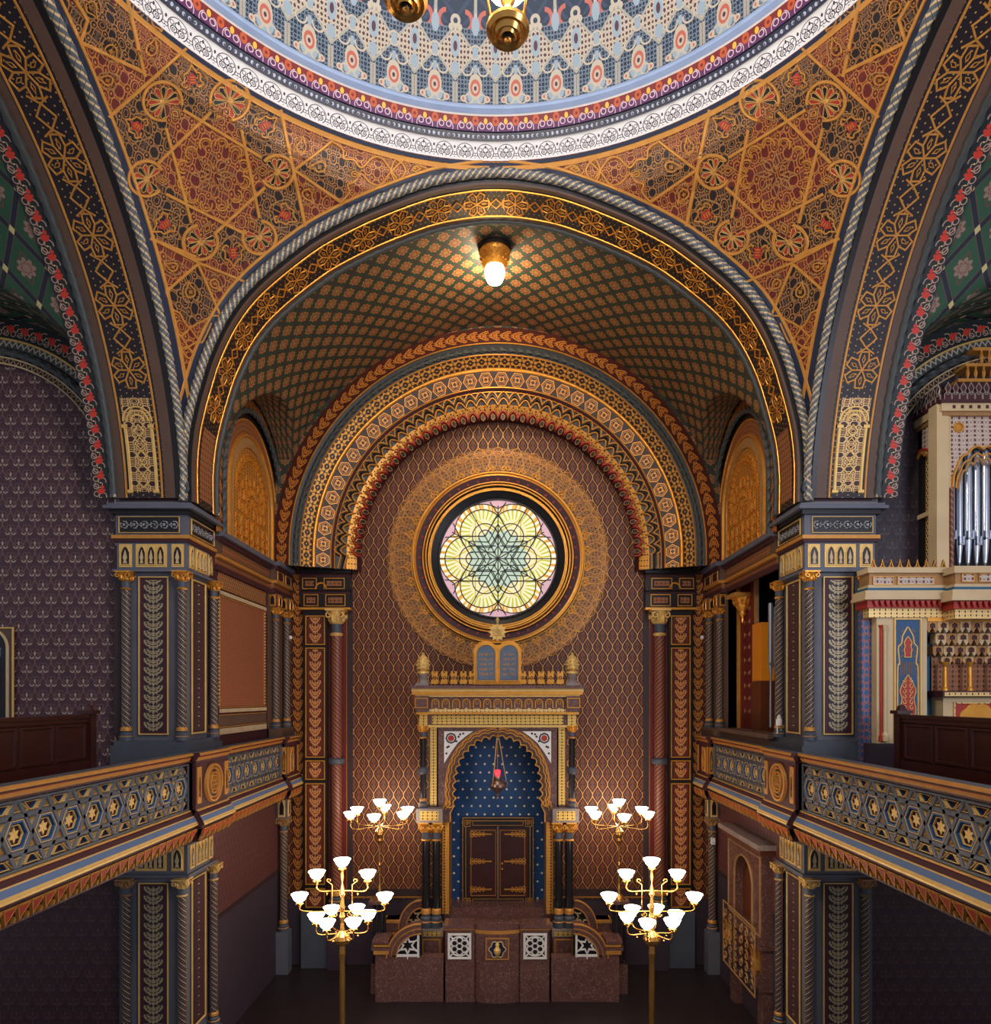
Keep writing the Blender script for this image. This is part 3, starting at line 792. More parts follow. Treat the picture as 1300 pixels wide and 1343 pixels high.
# ---- lateral arm : soffit, vault, lunette wall
def arm(n):
    a=MB(); ss=lin(0,LC.len,140)
    for x0,x1,mi in ((-5.2,-5.36,1),(-5.36,-6.02,0),(-6.02,-6.2,1)): a.grid(lambda s,t: Lsof(s,t),ss,[x0,x1],mi)
    a.grid(lambda s,t: Lf(-5.12)(s,t),ss,[-.3,.1],2); a.grid(lambda s,t:Lsof(s,t),ss,[-5.12,-5.2],2)
    for x in (-5.41,-5.99): a.strip([(s,x) for s in ss],Lsof,.035,.012,mi=3)
    starband(a,Lsof,1.95,LC.len,-5.7,.27,.88,.026,3,rot=0)
    # painted colonnade panel at the foot
    for x in (-5.49,-5.91):
        a.strip([(s,x) for s in lin(.12,1.15,8)],lambda s,x_,c:Lsof(s,x_,c+.004),.055,.02,mi=5)
        for s in (.1,1.12): a.strip([(s,x-.05),(s,x+.05)],Lsof,.07,.03,mi=5)
    a.grid(lambda s,t:Lsof(s,t,.005),lin(.1,1.55,10),[-5.93,-5.47],4)
    for k,(r) in enumerate((.23,.17,.1)): a.strip([(1.2+r*sin(t)*.95,-5.7+r*cos(t)) for t in lin(0,PI,12)],lambda s,x_,c:Lsof(s,x_,c+.004),.03,.014,mi=5)
    for k in range(5):
        s=.25+.2*k; a.strip([(s+.1,-5.7),(s,-5.62),(s-.08,-5.7),(s,-5.78)],lambda s_,x_,c:Lsof(s_,x_,c+.004),.018,.012,True,mi=5)
    struct('trim_%d'%n,a,[M['dotted'],M['brown'],M['black'],M['goldpaint'],M['filfoot'],M['goldpale']])
    a=MB(); a.tube([Lf(-5.1)(LC.len*i/420,0,.0) for i in range(421)],.072,10,0,rope=(4,4.5,.18)); struct('trim_%d'%(n+1),a,M['ropepaint'],True)
    a=MB(); a.tube([Lsof(LC.len*i/420,-6.2,.0) for i in range(421)],.06,8,0,rope=(3,5,.2)); struct('trim_%d'%(n+2),a,M['zig'],True)
    # vault = union of the main barrel and the lunette barrel
    YW=11.45; xc=PX(-19,YW); zc=PZ(640,YW); R=224*YW/FL
    xs=[-6.2]+[q_ for q_ in [xc+R*cos(t) for t in lin(.02,PI,44)] if q_<-6.24]+[-11.3]
    def vf(s,x):
        q=LC.at(s,.1); z=q[1]
        k=R*R-(x-xc)**2
        if k>0: z=max(z,zc+math.sqrt(k))
        return Vector((x,min(q[0],YW),z))
    sv=lin(0,LC.len,120)
    a=MB(); a.grid(lambda s,x:vf(s,x),[YW_ for YW_ in sv],xs,uvf=lambda s,x:(x,s))
    a.grid(lambda y,x:Vector((x,y,vf(0,x).z)),[YW+.05,11.0],xs)
    ob=struct('ceiling',a,M['vaultl'],True)
    t=BVHTree.FromPolygons(a.v,a.f)
    a=MB()
    a.grid(lambda s,x:Lsof(s,x,.02),ss,[-6.52,-6.26],0,uvf=lambda s,x:(s,x+6.39))
    # lunette border bands
    lun=arc(xc,zc,1,-12,180,60)
    M_=FY(YW-.02)
    for r0,r1,y,mi in ((196,222,YW-.05,0),(184,196,YW-.06,1),(164,171,YW-.04,3)):
        k0,k1=r0*YW/FL,r1*YW/FL
        g=lin(0,180,70)
        a.grid(lambda an,r:Vector((xc+r*cos(math.radians(an)),y,zc+r*sin(math.radians(an)))) ,g,[k0,k1],mi,uvf=lambda an,r:(math.radians(an)*(k0+k1)/2,r-(k0+k1)/2))
    for r,w,mi in ((195,3,2),(163,2.2,4),(171,2.2,4)): a.strip(arc(xc,zc,r*YW/FL,0,180,70),FY(YW-.06),w*YW/FL,.02,mi=mi)
    a.tube([Vector((p[0],YW-.08,p[1])) for p in arc(xc,zc,177.5*YW/FL,0,180,160)],.06,8,1,rope=(3,5,.2))
    struct('trim_%d'%(n+3),a,[M['flowers'],M['zig'],M['goldpale'],M['zigborder'],M['cream']])
    # walls of the arm
    a=MB(); ws=[(-11.2,0),(-5.6,0),(-5.6,zc-.3)]+[(xc+R*cos(t_),zc+R*sin(t_)) for t_ in lin(0,PI,30)]+[(-11.2,zc)]
    lo=[p for p in ws]; a.prism(lo,FY(YW),0,0,0); 
    return a,YW,xc,zc
pendentive(4)
a,YW,xc,zc=arm(6); struct('wall_left',a,M['damask'])
MIR=-1
pendentive(10)
a,YW,xc,zc=arm(12); struct('wall_right',a,M['damaskshaded'])
MIR=1
# ---- dome ring and dome
def dring(p0,p1,mi,name=None,n=180,vs=1,uk=None,mb=None,nv=1,fnp=None):
    L=math.hypot(p1[0]-p0[0],p1[1]-p0[1])
    f=lambda an,t:(lambda r,z:Vector((r*sin(an),RC.y+r*cos(an),Z(z))))(p0[0]+(p1[0]-p0[0])*t,p0[1]+(p1[1]-p0[1])*t)
    mb.grid(f,lin(-PI,PI,n),lin(0,1,nv),mi,uvf=lambda an,t:(an*uk/(2*PI),t*L*vs))
a=MB()
dring((5.375,8.80),(5.40,8.78),5,mb=a,uk=31); dring((5.375,8.80),(5.28,9.06),0,mb=a,uk=31.0,vs=1.3)
dring((5.28,9.06),(5.26,9.03),5,mb=a,uk=31); dring((5.26,9.03),(5.2,9.11),1,mb=a,uk=33); dring((5.2,9.11),(5.17,9.11),5,mb=a,uk=31)
dring((5.17,9.11),(5.13,9.32),2,mb=a,uk=31.0,vs=.9); dring((5.13,9.32),(5.11,9.335),3,mb=a,uk=31); dring((5.11,9.335),(5.04,9.37),4,mb=a,uk=31); dring((5.04,9.37),(5.0,9.42),4,mb=a,uk=31)
struct('trim_16',a,[M['whitelace'],M['beads'],M['eggs'],M['white'],M['paleblue'],M['navy']])
a=MB()
k=200
for i in range(k):   # pearls along the moulding nearest to the chancel
    an=math.radians(-75+150*i/k); c=Vector((5.24*sin(an),RC.y+5.24*cos(an),Z(9.075))); 
    a.lathe([(0,-.022),(.02,-.01),(.02,.01),(0,.022)],c,5)
struct('trim_17',a,M['greyblue'],True)
a=MB(); a.grid(lambda an,t:Vector((5.0*cos(t)*sin(an),RC.y+5.0*cos(t)*cos(an),Z(9.40)+5.0*sin(t))),lin(-PI,PI,98),lin(0,PI/2,24),0,uvf=lambda an,t:(an*49*.62/(2*PI),t*5*.86))
struct('ceiling_dome' if False else 'ceiling.002',a,M['domepaint'],True)
# ---- chancel
YB,YF=12.1,16.2
CYC,CA_,CZC,CB=14.05,1.9,4.0,2.05
def crossz(y):
    k=1-((y-CYC)/CA_)**2
    return Z(CZC+CB*math.sqrt(k)) if k>0 else -9
def cv(s,y):
    q=FA.at(s,-SOF); z=q[1]; k=crossz(y)
    if s<0 or s>FA.len: return Vector((-5.2 if s<0 else 5.2,y,max(z,k)))
    if abs(q[0])>3.0: z=max(z,k)
    return Vector((q[0],y,z))
a=MB(); a.grid(cv,[-.2]+lin(0,FA.len,170)+[FA.len+.2],sorted(set([YB,15.46]+[CYC+CA_*cos(t) for t in lin(PI,.72,26)])),uvf=lambda s,y:(s-FA.len/2,y))
struct('ceiling.003',a,M['vaultc'],True)
def side(n):
    a=MB(); x=-W
    prof=[(12.1,0),(16.3,0),(16.3,Z(3.4)),]+[(CYC+CA_*cos(t),Z(CZC+CB*sin(t))) for t in lin(0,PI,30)]+[(12.1,Z(CZC))]
    return a,prof
def lunring(mb,rx0,rx1,c0,c1,mi,k=CB/CA_):
    def pth(r):
        return [(CYC+r,Z(2.95)),(CYC+r,Z(3.4))]+[(CYC+r*cos(t),Z(CZC+r*k*sin(t))) for t in lin(0,PI,48)]+[(CYC-r,Z(3.4)),(CYC-r,Z(2.95))]
    A=pth(rx0); B=pth(rx1); L=[0]
    for i in range(1,len(A)): L.append(L[-1]+math.hypot(A[i][0]-A[i-1][0],A[i][1]-A[i-1][1]))
    M_=FX(-W+.02)
    for i in range(len(A)-1):
        w=(rx1-rx0)/2
        mb.face([M_(*A[i],c0),M_(*A[i+1],c0),M_(*B[i+1],c1),M_(*B[i],c1)],[((q_[1],q_[0]) if mi==0 else q_) for q_ in ((L[i],-w),(L[i+1],-w),(L[i+1],w),(L[i],w))],mi)
    return A
def lunette(n):
    a=MB(); M_=FX(-W+.02)
    lunring(a,1.88,1.66,.06,.08,0); lunring(a,1.66,1.6,.1,.1,2); lunring(a,1.6,1.48,.02,.0,2)
    p=lunring(a,1.48,1.22,.0,.0,1); 
    lunring(a,1.22,.98,.0,.02,3)
    for r,w,h in ((1.48,.03,.03),(1.2,.05,.05),(1.0,.025,.02)):
        q=lunring(MB(),r,r,0,0,0); a.strip(q,M_,w,h,mi=4)
    q=lunring(MB(),1.63,1.63,0,0,0); a.tube([M_(*p_,.1) for p_ in Curve_res(q,150)],.05,8,5,rope=(3,5,.2))
    # filigree tympanum : interlaced gold lace in relief on dark ground
    q=lunring(MB(),.97,.97,0,0,0); a.prism(q,M_,.0,.01,6)
    for i in range(17):
        t=math.radians(8+164*i/16); y_=CYC+.78*cos(t); z_=Z(CZC+.78*1.08*sin(t)); a.strip(arc(y_,z_,.09,0,360,8)[:-1],M_,.03,.035,True,mi=4); a.strip(arc(y_,z_,.04,0,360,6)[:-1],M_,.02,.05,True,mi=4)
    for k in range(9):
        t=math.radians(90+ (k-4)*22)
        for rr in (.22,.4,.58):
            a.strip(arc(CYC+rr*cos(t),Z(3.75)+rr*1.1*sin(t),.13,0,360,10)[:-1],M_,.022,.03,True,mi=4)
    for i in range(6):
        for j in range(3): a.strip(arc(CYC-.75+.3*i,Z(3.08)+.2*j,.13,0,360,10)[:-1],M_,.022,.03,True,mi=4)
    struct('trim_%d'%n,a,[M['palmorange'],M['filtan'],M['black'],M['tan'],M['gold'],M['zig'],M['filgold']])
def Curve_res(q,n):
    c=Curve(q); return [c.at(c.len*i/n) for i in range(n+1)]
for mir,nm,tn in ((1,'wall_left.001',18),(-1,'wall_right.001',19)):
    MIR=mir
    a=MB(); p=[(12.1,Z(-2.2)),(16.3,Z(-2.2)),(16.3,Z(3.4))]+[(CYC+CA_*cos(t),Z(CZC+CB*sin(t))) for t in lin(0,PI,30)]+[(12.1,Z(CZC))]
    if mir==1: a.prism(p,FX(-W),0,0,0)
    else:   # right side opens into an organ chamber between pier and pilasters
        top=[(12.1,Z(2.6)),(16.3,Z(2.6)),(16.3,Z(3.4))]+p[3:]; a.prism(top,FX(-W),0,0,0)
        a.prism([(15.1,Z(-2.2)),(16.3,Z(-2.2)),(16.3,Z(2.6)),(15.1,Z(2.6))],FX(-W),-.5,0,0)
        a.prism([(12.1,Z(-2.2)),(15.1,Z(-2.2)),(15.1,Z(-1.9)),(12.1,Z(-1.9))],FX(-W),0,0,0)
    a2=a; struct(nm,a2,M['maroon'])
    a=MB(); a.prism([(12.1,Z(-3.95)),(16.3,Z(-3.95)),(16.3,Z(-2.2)),(12.1,Z(-2.2))],FX(-W),0,0,0)
    a.prism([(12.1,0),(16.3,0),(16.3,Z(-3.95)),(12.1,Z(-3.95))],FX(-W),0,0,1)
    a.prism([(12.3,Z(-4.02)),(16.2,Z(-4.02)),(16.2,Z(-3.92)),(12.3,Z(-3.92))],FX(-W),0,.01,2)
    struct(nm[:-1]+'2',a,[M['chancellow'],M['plum'],M['zigborder']])
    lunette(tn)
MIR=1
# ---- far wall
CW=3.276
WM=FY(YF)
a=MB(); a.prism([(-5.3,Z(-4.75)),(5.3,Z(-4.75)),(5.3,Z(8.6)),(-5.3,Z(8.6))],WM,0,0,0)
a.prism([(-5.3,0),(5.3,0),(5.3,Z(-4.75)),(-5.3,Z(-4.75))],WM,0,0,1)
struct('wall_back',a,[M['arkwall'],M['plum']])
def ap(r,zb=2.97,n=90,zc_=CW): return [(-r,Z(zb))]+[(r*cos(t),Z(zc_)+r*sin(t)) for t in lin(PI,0,n)]+[(r,Z(zb))]
def aband(mb,r0,y0,r1,y1,mi,n=90,swap=False):
    A=ap(r0,n=n); B=ap(r1,n=n); L=0; w=math.hypot(r1-r0,y1-y0)/2; rm=(r0+r1)/2
    for i in range(len(A)-1):
        l=rm*PI/n if 0<i<len(A)-2 else .306
        mb.face([Vector((A[i][0],y0,A[i][1])),Vector((A[i+1][0],y0,A[i+1][1])),Vector((B[i+1][0],y1,B[i+1][1])),Vector((B[i][0],y1,B[i][1]))],[((q_[1],q_[0]) if swap and mi==0 else q_) for q_ in ((L,w),(L+l,w),(L+l,-w),(L,-w))],mi); L+=l
a=MB()
aband(a,5.06,15.46,4.68,15.42,0,swap=True); aband(a,4.68,15.42,4.60,15.46,1); aband(a,4.60,15.46,4.46,15.5,1)
aband(a,4.46,15.46,4.22,15.62,2); aband(a,4.16,15.60,3.82,15.72,3); aband(a,3.82,15.72,3.74,15.80,4)
for r,y,w in ((4.45,15.46,.03),(4.16,15.60,.03),(3.83,15.72,.03),(3.76,15.79,.03),(4.68,15.4,.03)): a.strip(ap(r),FY(y),w,.015,mi=5)
a.tube([Vector((p[0],15.6,p[1])) for p in ap(4.19)],.035,8,5)
a.tube([Vector((p[0],15.44,p[1])) for p in Curve_res(ap(4.55),380)],.05,8,6,rope=(3,5,.2))
# spandrel between outer ring and vault
out=[(-5.06,Z(2.9))]+ap(5.0)[1:-1]+[(5.06,Z(2.9)),(5.3,Z(2.9)),(5.3,Z(8.6)),(-5.3,Z(8.6)),(-5.3,Z(2.9))]
a.prism(out,FY(15.47),0,0,7)
struct('trim_20',a,[M['palmorange'],M['black'],M['quatre'],M['hexband'],M['maroon'],M['gold'],M['zig'],M['vaultc']])
a=MB()
def scal(r,d,nn=44,k=8,down=True):
    pts=[]
    for i in range(nn):
        for j in range(k):
            t=PI-(i+j/k)*PI/nn; rr=r+d*(abs(sin(PI*j/k))-.5); pts.append((rr*cos(t),Z(CW)+rr*sin(t)))
    pts.append((r*cos(0),Z(CW))); pts.append((r,Z(2.97))); return [(-r,Z(2.97))]+pts
aband(a,3.76,15.82,3.40,15.92,0)
for r,y,m in ((3.68,15.80,1),(3.61,15.82,2),(3.55,15.84,1)): a.strip(scal(r,.15),FY(y),.045,.045,mi=m)
aband(a,3.5,15.85,3.28,15.95,3)
for i in range(44):
    t=PI-(i+.5)*PI/44; ct=(3.38*cos(t),Z(CW)+3.38*sin(t))
    for dx in (-.05,.05):
        c=(ct[0]+dx*sin(t),ct[1]-dx*cos(t)); a.strip(arc(c[0],c[1],.035,0,360,8)[:-1],FY(15.88),.016,.03,True,mi=1)
    lx,lz=3.24*cos(t),Z(CW)+3.24*sin(t)                        # hanging red lobes with dark hollows
    u=(cos(t),sin(t)); v=(-sin(t),cos(t))
    q=[(lx+v[0]*a_-u[0]*b_,lz+v[1]*a_-u[1]*b_) for a_,b_ in ((-.115,.09),(-.1,-.02),(-.05,-.085),(0,-.11),(.05,-.085),(.1,-.02),(.115,.09))]
    a.strip(q,FY(15.9),.045,.06,mi=4)
    q2=[(lx+v[0]*a_-u[0]*b_,lz+v[1]*a_-u[1]*b_) for a_,b_ in ((-.045,.05),(-.045,-.01),(0,-.06),(.045,-.01),(.045,.05),(0,.09))]
    a.prism(q2,FY(15.93),0,.04,0); a.strip(q2,FY(15.9),.012,.02,True,mi=1)
aband(a,3.3,15.93,3.22,16.2,5)
struct('trim_21',a,[M['black'],M['goldpaint'],M['black'],M['filgold'],M['red'],M['maroon']])
# ---- rose window
def circ(r,cz_=CW,n=72): return arc(0,Z(cz_),r,0,360,n)[:-1]
a=MB()
def rb(mb,r0,y0,r1,y1,mi,n=96):
    mb.grid(lambda t,k:Vector(((r0+(r1-r0)*k)*cos(t),y0+(y1-y0)*k,Z(CW)+(r0+(r1-r0)*k)*sin(t))),lin(0,2*PI,n),[0,1],mi,uvf=lambda t,k:(t*(r0+r1)/2,k*math.hypot(r1-r0,y1-y0)))
rb(a,2.0,16.16,2.0,16.05,0); rb(a,2.0,16.05,1.92,16.03,1); rb(a,1.92,16.03,1.74,16.07,2); rb(a,1.74,16.07,1.7,16.0,1); rb(a,1.7,16.0,1.64,16.06,0); rb(a,1.64,16.06,1.58,16.06,1); rb(a,1.58,16.1,1.40,16.19,0)
for r,y in ((1.99,16.03),(1.75,16.0),(1.68,15.98),(1.58,16.04)): a.strip(circ(r),FY(y),.035,.02,True,mi=1)
for i in range(48):
    t=2*PI*i/48; a.strip(arc(1.83*cos(t),Z(CW)+1.83*sin(t),.022,0,360,5)[:-1],FY(16.045),.02,.012,True,mi=3)
wf=struct('window_1',a,[M['black'],M['gold'],M['maroon'],M['red']])
a=MB(); a.ringp(WM,0,Z(CW),0,1.41,.02,64); 
a.uv=[[(a.v[i][0],a.v[i][2]-Z(CW)) for i in f] for f in a.f]; 
g=a.build('stained_glass',M['roseglass'],wf,label='yellow and pale green stained glass')
a=MB(); ld=FY(YF-.03); w=.024
for k in range(6):
    t=PI/3*k; R_=lambda p:(p[0]*cos(t)-p[1]*sin(t),Z(CW)+p[0]*sin(t)+p[1]*cos(t)); L_=lambda pts,ww=w: a.strip([R_(p) for p in pts],ld,ww,.012)
    L_([(0,0),(1.38,0)]); 
    for rr,cx_ in ((.53,.72),(.66,.72)):
        am=math.degrees(math.acos(max(-1,min(1,-.1)))); L_([(cx_+rr*cos(math.radians(q)),rr*sin(math.radians(q))) for q in lin(*((-97,97) if rr<.6 else (-62,62)),16)])
    for rr,cx_ in ((.30,.61),(.155,.6)):
        L_([(0.05,-rr),(cx_,-rr)]+[(cx_+rr*cos(math.radians(q)),rr*sin(math.radians(q))) for q in lin(-90,90,10)]+[(.05,rr)])
    # big hexagram arms
    c30=.5774
    tp=lambda r_:(r_*cos(PI/6),r_*sin(PI/6)); tm=lambda r_:(r_*cos(PI/6),-r_*sin(PI/6))
    L_([tm(1.05),(.61,0),tp(1.05)],.028); L_([tm(.82),(.45,0),tp(.82)]); L_([tm(.55),(.3,0),tp(.55)]); L_([(0,0),tp(1.25)])
    L_([tp(1.05),(1.25,.50)]); L_([tm(1.05),(1.25,-.50)])
a.strip(circ(1.39),ld,.04,.03,True)
a.build('lead_tracery',M['black'],wf)
# gilded lace ring
a=MB(); n=120
a.grid(lambda t,k:Vector((( 2.0+(.58*k)*(1+.04*abs(sin(t*18))))*cos(t),16.17,Z(CW)+(2.0+.58*k*(1+.04*abs(sin(t*18))))*sin(t))),lin(0,2*PI,216),[0,1],0,uvf=lambda t,k:(t*36*.62/(2*PI)*1.0,k*.6))
for i in range(36):
    t=2*PI*(i+.5)/36
    for r,d in ((2.12,.07),):
        for dx in (-.055,.055):
            c=(r*cos(t)-dx*sin(t),Z(CW)+r*sin(t)+dx*cos(t)); a.strip(arc(c[0],c[1],.045,0,360,9)[:-1],FY(16.17),.022,.03,True,mi=1)
    a.strip([(2.07*cos(t)-.1*sin(t),Z(CW)+2.07*sin(t)+.1*cos(t)),(2.28*cos(t),Z(CW)+2.28*sin(t)),(2.07*cos(t)+.1*sin(t),Z(CW)+2.07*sin(t)-.1*cos(t))],FY(16.17),.02,.03,mi=1)
    t2=2*PI*i/36; a.strip(arc(2.5*cos(t2),Z(CW)+2.5*sin(t2),.12,0,360,12)[:-1],FY(16.17),.014,.015,True,mi=1)
a.strip(circ(2.04),FY(16.15),.03,.02,True,mi=1)
struct('trim_22',a,[M['lace'],M['gold']])
# ============================================================ piers
def capital(parent,x,y,z0,z1,r,mat_='gold'):
    m=MB(); h=z1-z0
    m.lathe([(r*1.0,0),(r*1.25,h*.06),(r*1.0,h*.12),(r*1.05,h*.45),(r*1.35,h*.5),(r*1.15,h*.55),(r*1.25,h*.7),(r*1.65,h*.9),(r*1.7,h*.93)],(x,y,z0),12,0,mf=lambda k:1 if k in(2,) else 0)
    m.box(x-r*1.75,x+r*1.75,y-r*1.75,y+r*1.75,z0+h*.93,z1,0)
    for sx in (-1,1):
        for fy in (-1,):
            m.strip(spiral(x+sx*r*1.05,z0+h*.76,r*.62,r*.15,90 if sx<0 else 90,(90-400) if sx>0 else (90+400),12),FY(y-r*1.45),r*.28,r*.3,mi=0)
        M_=(lambda a,b,c: Vector((x+r*1.45+c,a,b)))
        m.strip(spiral(y+sx*r*1.05,z0+h*.76,r*.62,r*.15,90,(90-400) if sx>0 else (90+400),12),M_,r*.28,r*.3,mi=0)
    for k in range(8):
        t=2*PI*(k+.5)/8; c=(x+r*1.3*cos(t),y+r*1.3*sin(t)); m.lathe([(0,h*.5),(r*.25,h*.58),(r*.3,h*.68),(r*.12,h*.8),(0,h*.82)],(c[0],c[1],z0),5)
    return m.build('capital',[M[mat_],M['slate']],parent,True)
def colonnette(parent,x,y,z0,z1,r,ch=.3,bh=.22,mat_='shaft',cap='gold',name='colonnette',n=14,mid=None,capital_=True):
    m=MB(); m.lathe([(r,0),(r,z1-ch-z0-bh)],(x,y,z0+bh),n)
    sh=m.build(name,M[mat_],parent,True)
    if capital_: capital(sh,x,y,z1-ch,z1,r,cap)
    b=MB(); b.lathe([(r*1.5,0),(r*1.5,bh*.3),(r*1.3,bh*.35),(r*1.35,bh*.5),(r*1.05,bh*.6),(r*1.25,bh*.72),(r*1.2,bh*.9),(r,bh)],(x,y,z0),n,0,mf=lambda k:1 if k in(1,5,6) else 0)
    b.build('base',[M['slate'],M['goldpaint']],sh,True)
    if mid:
        q=MB(); q.lathe([(r,-.08),(r*1.5,-.05),(r*1.55,0),(r*1.5,.05),(r,.08)],(x,y,mid),n); q.build('collar',M['slate'],sh,True)
    return sh
def minarcade(mb,M_,a0,a1,b0,b1,n,mf=0,mi=1,ml=2):
    "gilt panel with n little pointed niches, each with a finial"
    mb.fbox(M_,a0,a1,b0,b1,0,.012,mi)
    w=(a1-a0)*.9/n; s=a0+(a1-a0)*.05; H=b1-b0
    for k in range(n):
        c=s+w*(k+.5); q=[(c-w*.4,b0+H*.1),(c+w*.4,b0+H*.1),(c+w*.4,b0+H*.62),(c+w*.22,b0+H*.82),(c,b0+H*.92),(c-w*.22,b0+H*.82),(c-w*.4,b0+H*.62)]
        mb.prism(q,M_,.012,.016,mf); mb.strip(q,M_,w*.13,.014,True,mi=mi,c=.012)
        mb.prism([(c-w*.17,b0+H*.16),(c+w*.17,b0+H*.16),(c+w*.08,b0+H*.3),(c+w*.18,b0+H*.4),(c,b0+H*.74),(c-w*.18,b0+H*.4),(c-w*.08,b0+H*.3)],M_,.016,.03,ml)
def rect(mb,M_,a0,a1,b0,b1,w,h=.015,mi=0,c=0): mb.strip([(a0,b0),(a1,b0),(a1,b1),(a0,b1)],M_,w,h,True,mi=mi,c=c)
def panelpalm(mb,M_,a0,a1,b0,b1,mi,fr_=None,mif=0,c=0.004):
    ac=(a0+a1)/2; mb.face([M_(a0,b0,c),M_(a1,b0,c),M_(a1,b1,c),M_(a0,b1,c)],[(a0-ac,0),(a1-ac,0),(a1-ac,b1-b0),(a0-ac,b1-b0)],mi)
    if fr_: rect(mb,M_,a0,a1,b0,b1,fr_,.02,mif,c)
def pier(side,lab):
    d=11.25; X=lambda p:PX(p,d)
    t=thing('pier',lab,'pier',(-5.65,11.75,0))
    F=FY(11.3); Sd=FX(-5.12)
    m=MB(); m.box(-6.2,-5.12,11.3,12.3,0,Z(3.3)); m.build('shaft',M['grey'],t)
    # plinths
    for z0,z1 in ((Z(-1.95),Z(-.70)),(0,.5)):
        m=MB(); m.box(-6.24,-4.96,11.1,12.42,z0,z1-.08); m.box(-6.2,-5.0,11.14,12.38,z1-.08,z1); m.build('plinth',M['slate'],t)
    # impost block with cornice
    m=MB()
    for z0,z1,p,mi in ((3.17,3.32,.02,0),(3.12,3.17,.10,1),(3.07,3.12,.14,1),(3.0,3.07,.06,2),(2.66,3.0,.0,0),(2.60,2.66,.05,3),(2.55,2.60,.03,4),(2.1,2.55,-.01,0),(2.06,2.10,.04,1)):
        m.box(-6.23-p,-5.06+p,11.25-p,12.32+p*.3,Z(z0),Z(z1),mi)
    rect(m,FY(11.23),X(152),X(242),Z(3.19),Z(3.29),.012,.01,5); m.fbox(FY(11.23),X(158),X(236),Z(3.22),Z(3.26),0,.004,6)
    m.build('cornice',[M['greyblue'],M['greyblue'],M['black'],M['goldpaint'],M['maroon'],M['cream'],M['maroon']],t)
    m=MB(); F2=FY(11.25); S2=FX(-5.06)
    for F_,a0,a1,n in ((F2,X(157),X(236),6),(S2,11.36,12.25,6)):
        m.fbox(F_,a0,a1,Z(2.70),Z(2.96),0,.012,0); rect(m,F_,a0,a1,Z(2.70),Z(2.96),.014,.02,1,.012)
        for k in range(n):
            c=a0+(a1-a0)*(k+.5)/n; z_=Z(2.83)
            m.strip(arc(c,z_,.062,0,360,6)[:-1],F_,.02,.02,True,mi=2,c=.012)
            m.prism(arc(c,z_,.025,0,360,6)[:-1],F_,.012,.035,2)
            if k<n-1: m.strip([(c+.06,z_),(c+(a1-a0)/n-.06,z_)],F_,.02,.02,mi=2,c=.012)
    m.build('rosette_frieze',[M['black'],M['goldpale'],M['filgrey']],t)
    m=MB(); F2=FY(11.26); S2=FX(-5.07)
    for zz in (Z(2.14),):
        for F_,b in ((F2,((X(156),X(173),1),(X(178),X(219),3),(X(225),X(241),1))),(S2,((11.34,11.5,1),(11.56,12.0,3),(12.06,12.22,1)))):
            for a0,a1,n in b: minarcade(m,F_,a0,a1,zz,zz+.38,n)
    zz=Z(-2.84)
    for F_,b in ((FY(11.25),((X(156),X(173),1),(X(178),X(219),3),(X(225),X(241),1))),(FX(-5.06),((11.34,11.5,1),(11.56,12.0,3),(12.06,12.22,1)))):
        for a0,a1,n in b: minarcade(m,F_,a0,a1,zz,zz+.40,n)
    m.build('arcade_band',[M['black'],M['goldpale'],M['cream']],t)
    m=MB(); m.box(-6.22,-5.06,11.26,12.32,Z(-2.92),Z(-2.42)); m.box(-6.26,-5.02,11.22,12.36,Z(-2.95),Z(-2.90)); m.build('lower_band',M['grey'],t)
    # panels
    for z0,z1 in ((Z(-.6),Z(1.98)),(.75,Z(-3.05))):
        m=MB(); F_=FY(11.295); a0,a1=X(184),X(217)
        m.fbox(F_,a0-.03,a1+.03,z0,z1,0,.02,1); rect(m,F_,a0-.03,a1+.03,z0,z1,.024,.02,2,.02)
        panelpalm(m,F_,a0+.05,a1-.05,z0+.05,z1-.05,0,None,2,.03)
        m.build('leaf_panel',[M['palmgrey'],M['maroon'],M['goldpale']],t)
        m=MB(); F_=FX(-5.115); m.fbox(F_,11.50,12.02,z0,z1,0,.015,1); rect(m,F_,11.50,12.02,z0,z1,.03,.02,2,.015)
        panelpalm(m,F_,11.56,11.96,z0+.05,z1-.05,0,None,2,.02)
        m.build('sprig_panel',[M['sprig'],M['maroon'],M['goldpale']],t)
    for x,y in ((X(166),11.24),(X(240),11.22),(-5.04,12.22)):
        colonnette(t,x,y,Z(-.70),Z(2.06),.072)
        colonnette(t,x,y,.5,Z(-2.95),.072,cap='goldpale' if x>-5.5 else 'tan')
    m=MB(); panelpalm(m,FY(11.3),-6.28,-6.17,Z(-.7),Z(2.5),0); m.box(-6.29,-6.18,11.31,11.5,Z(-.7),Z(2.5),1); m.build('border_strip',[M['zigborder'],M['grey']],t)
    # scroll feet of the ropes
    for x in (-6.15,-5.1): m=MB(); m.strip(spiral(x,Z(3.42),.1,.03,-90,300,14),FY(11.2),.04,.05); m.build('scroll_foot',M['slate'],t)
    return t
pier(1,'grey pier with gilt leaf panels left of the chancel, beside the damask wall')
MIR=-1; pier(-1,'grey pier with gilt leaf panels right of the chancel, in front of the organ'); MIR=1
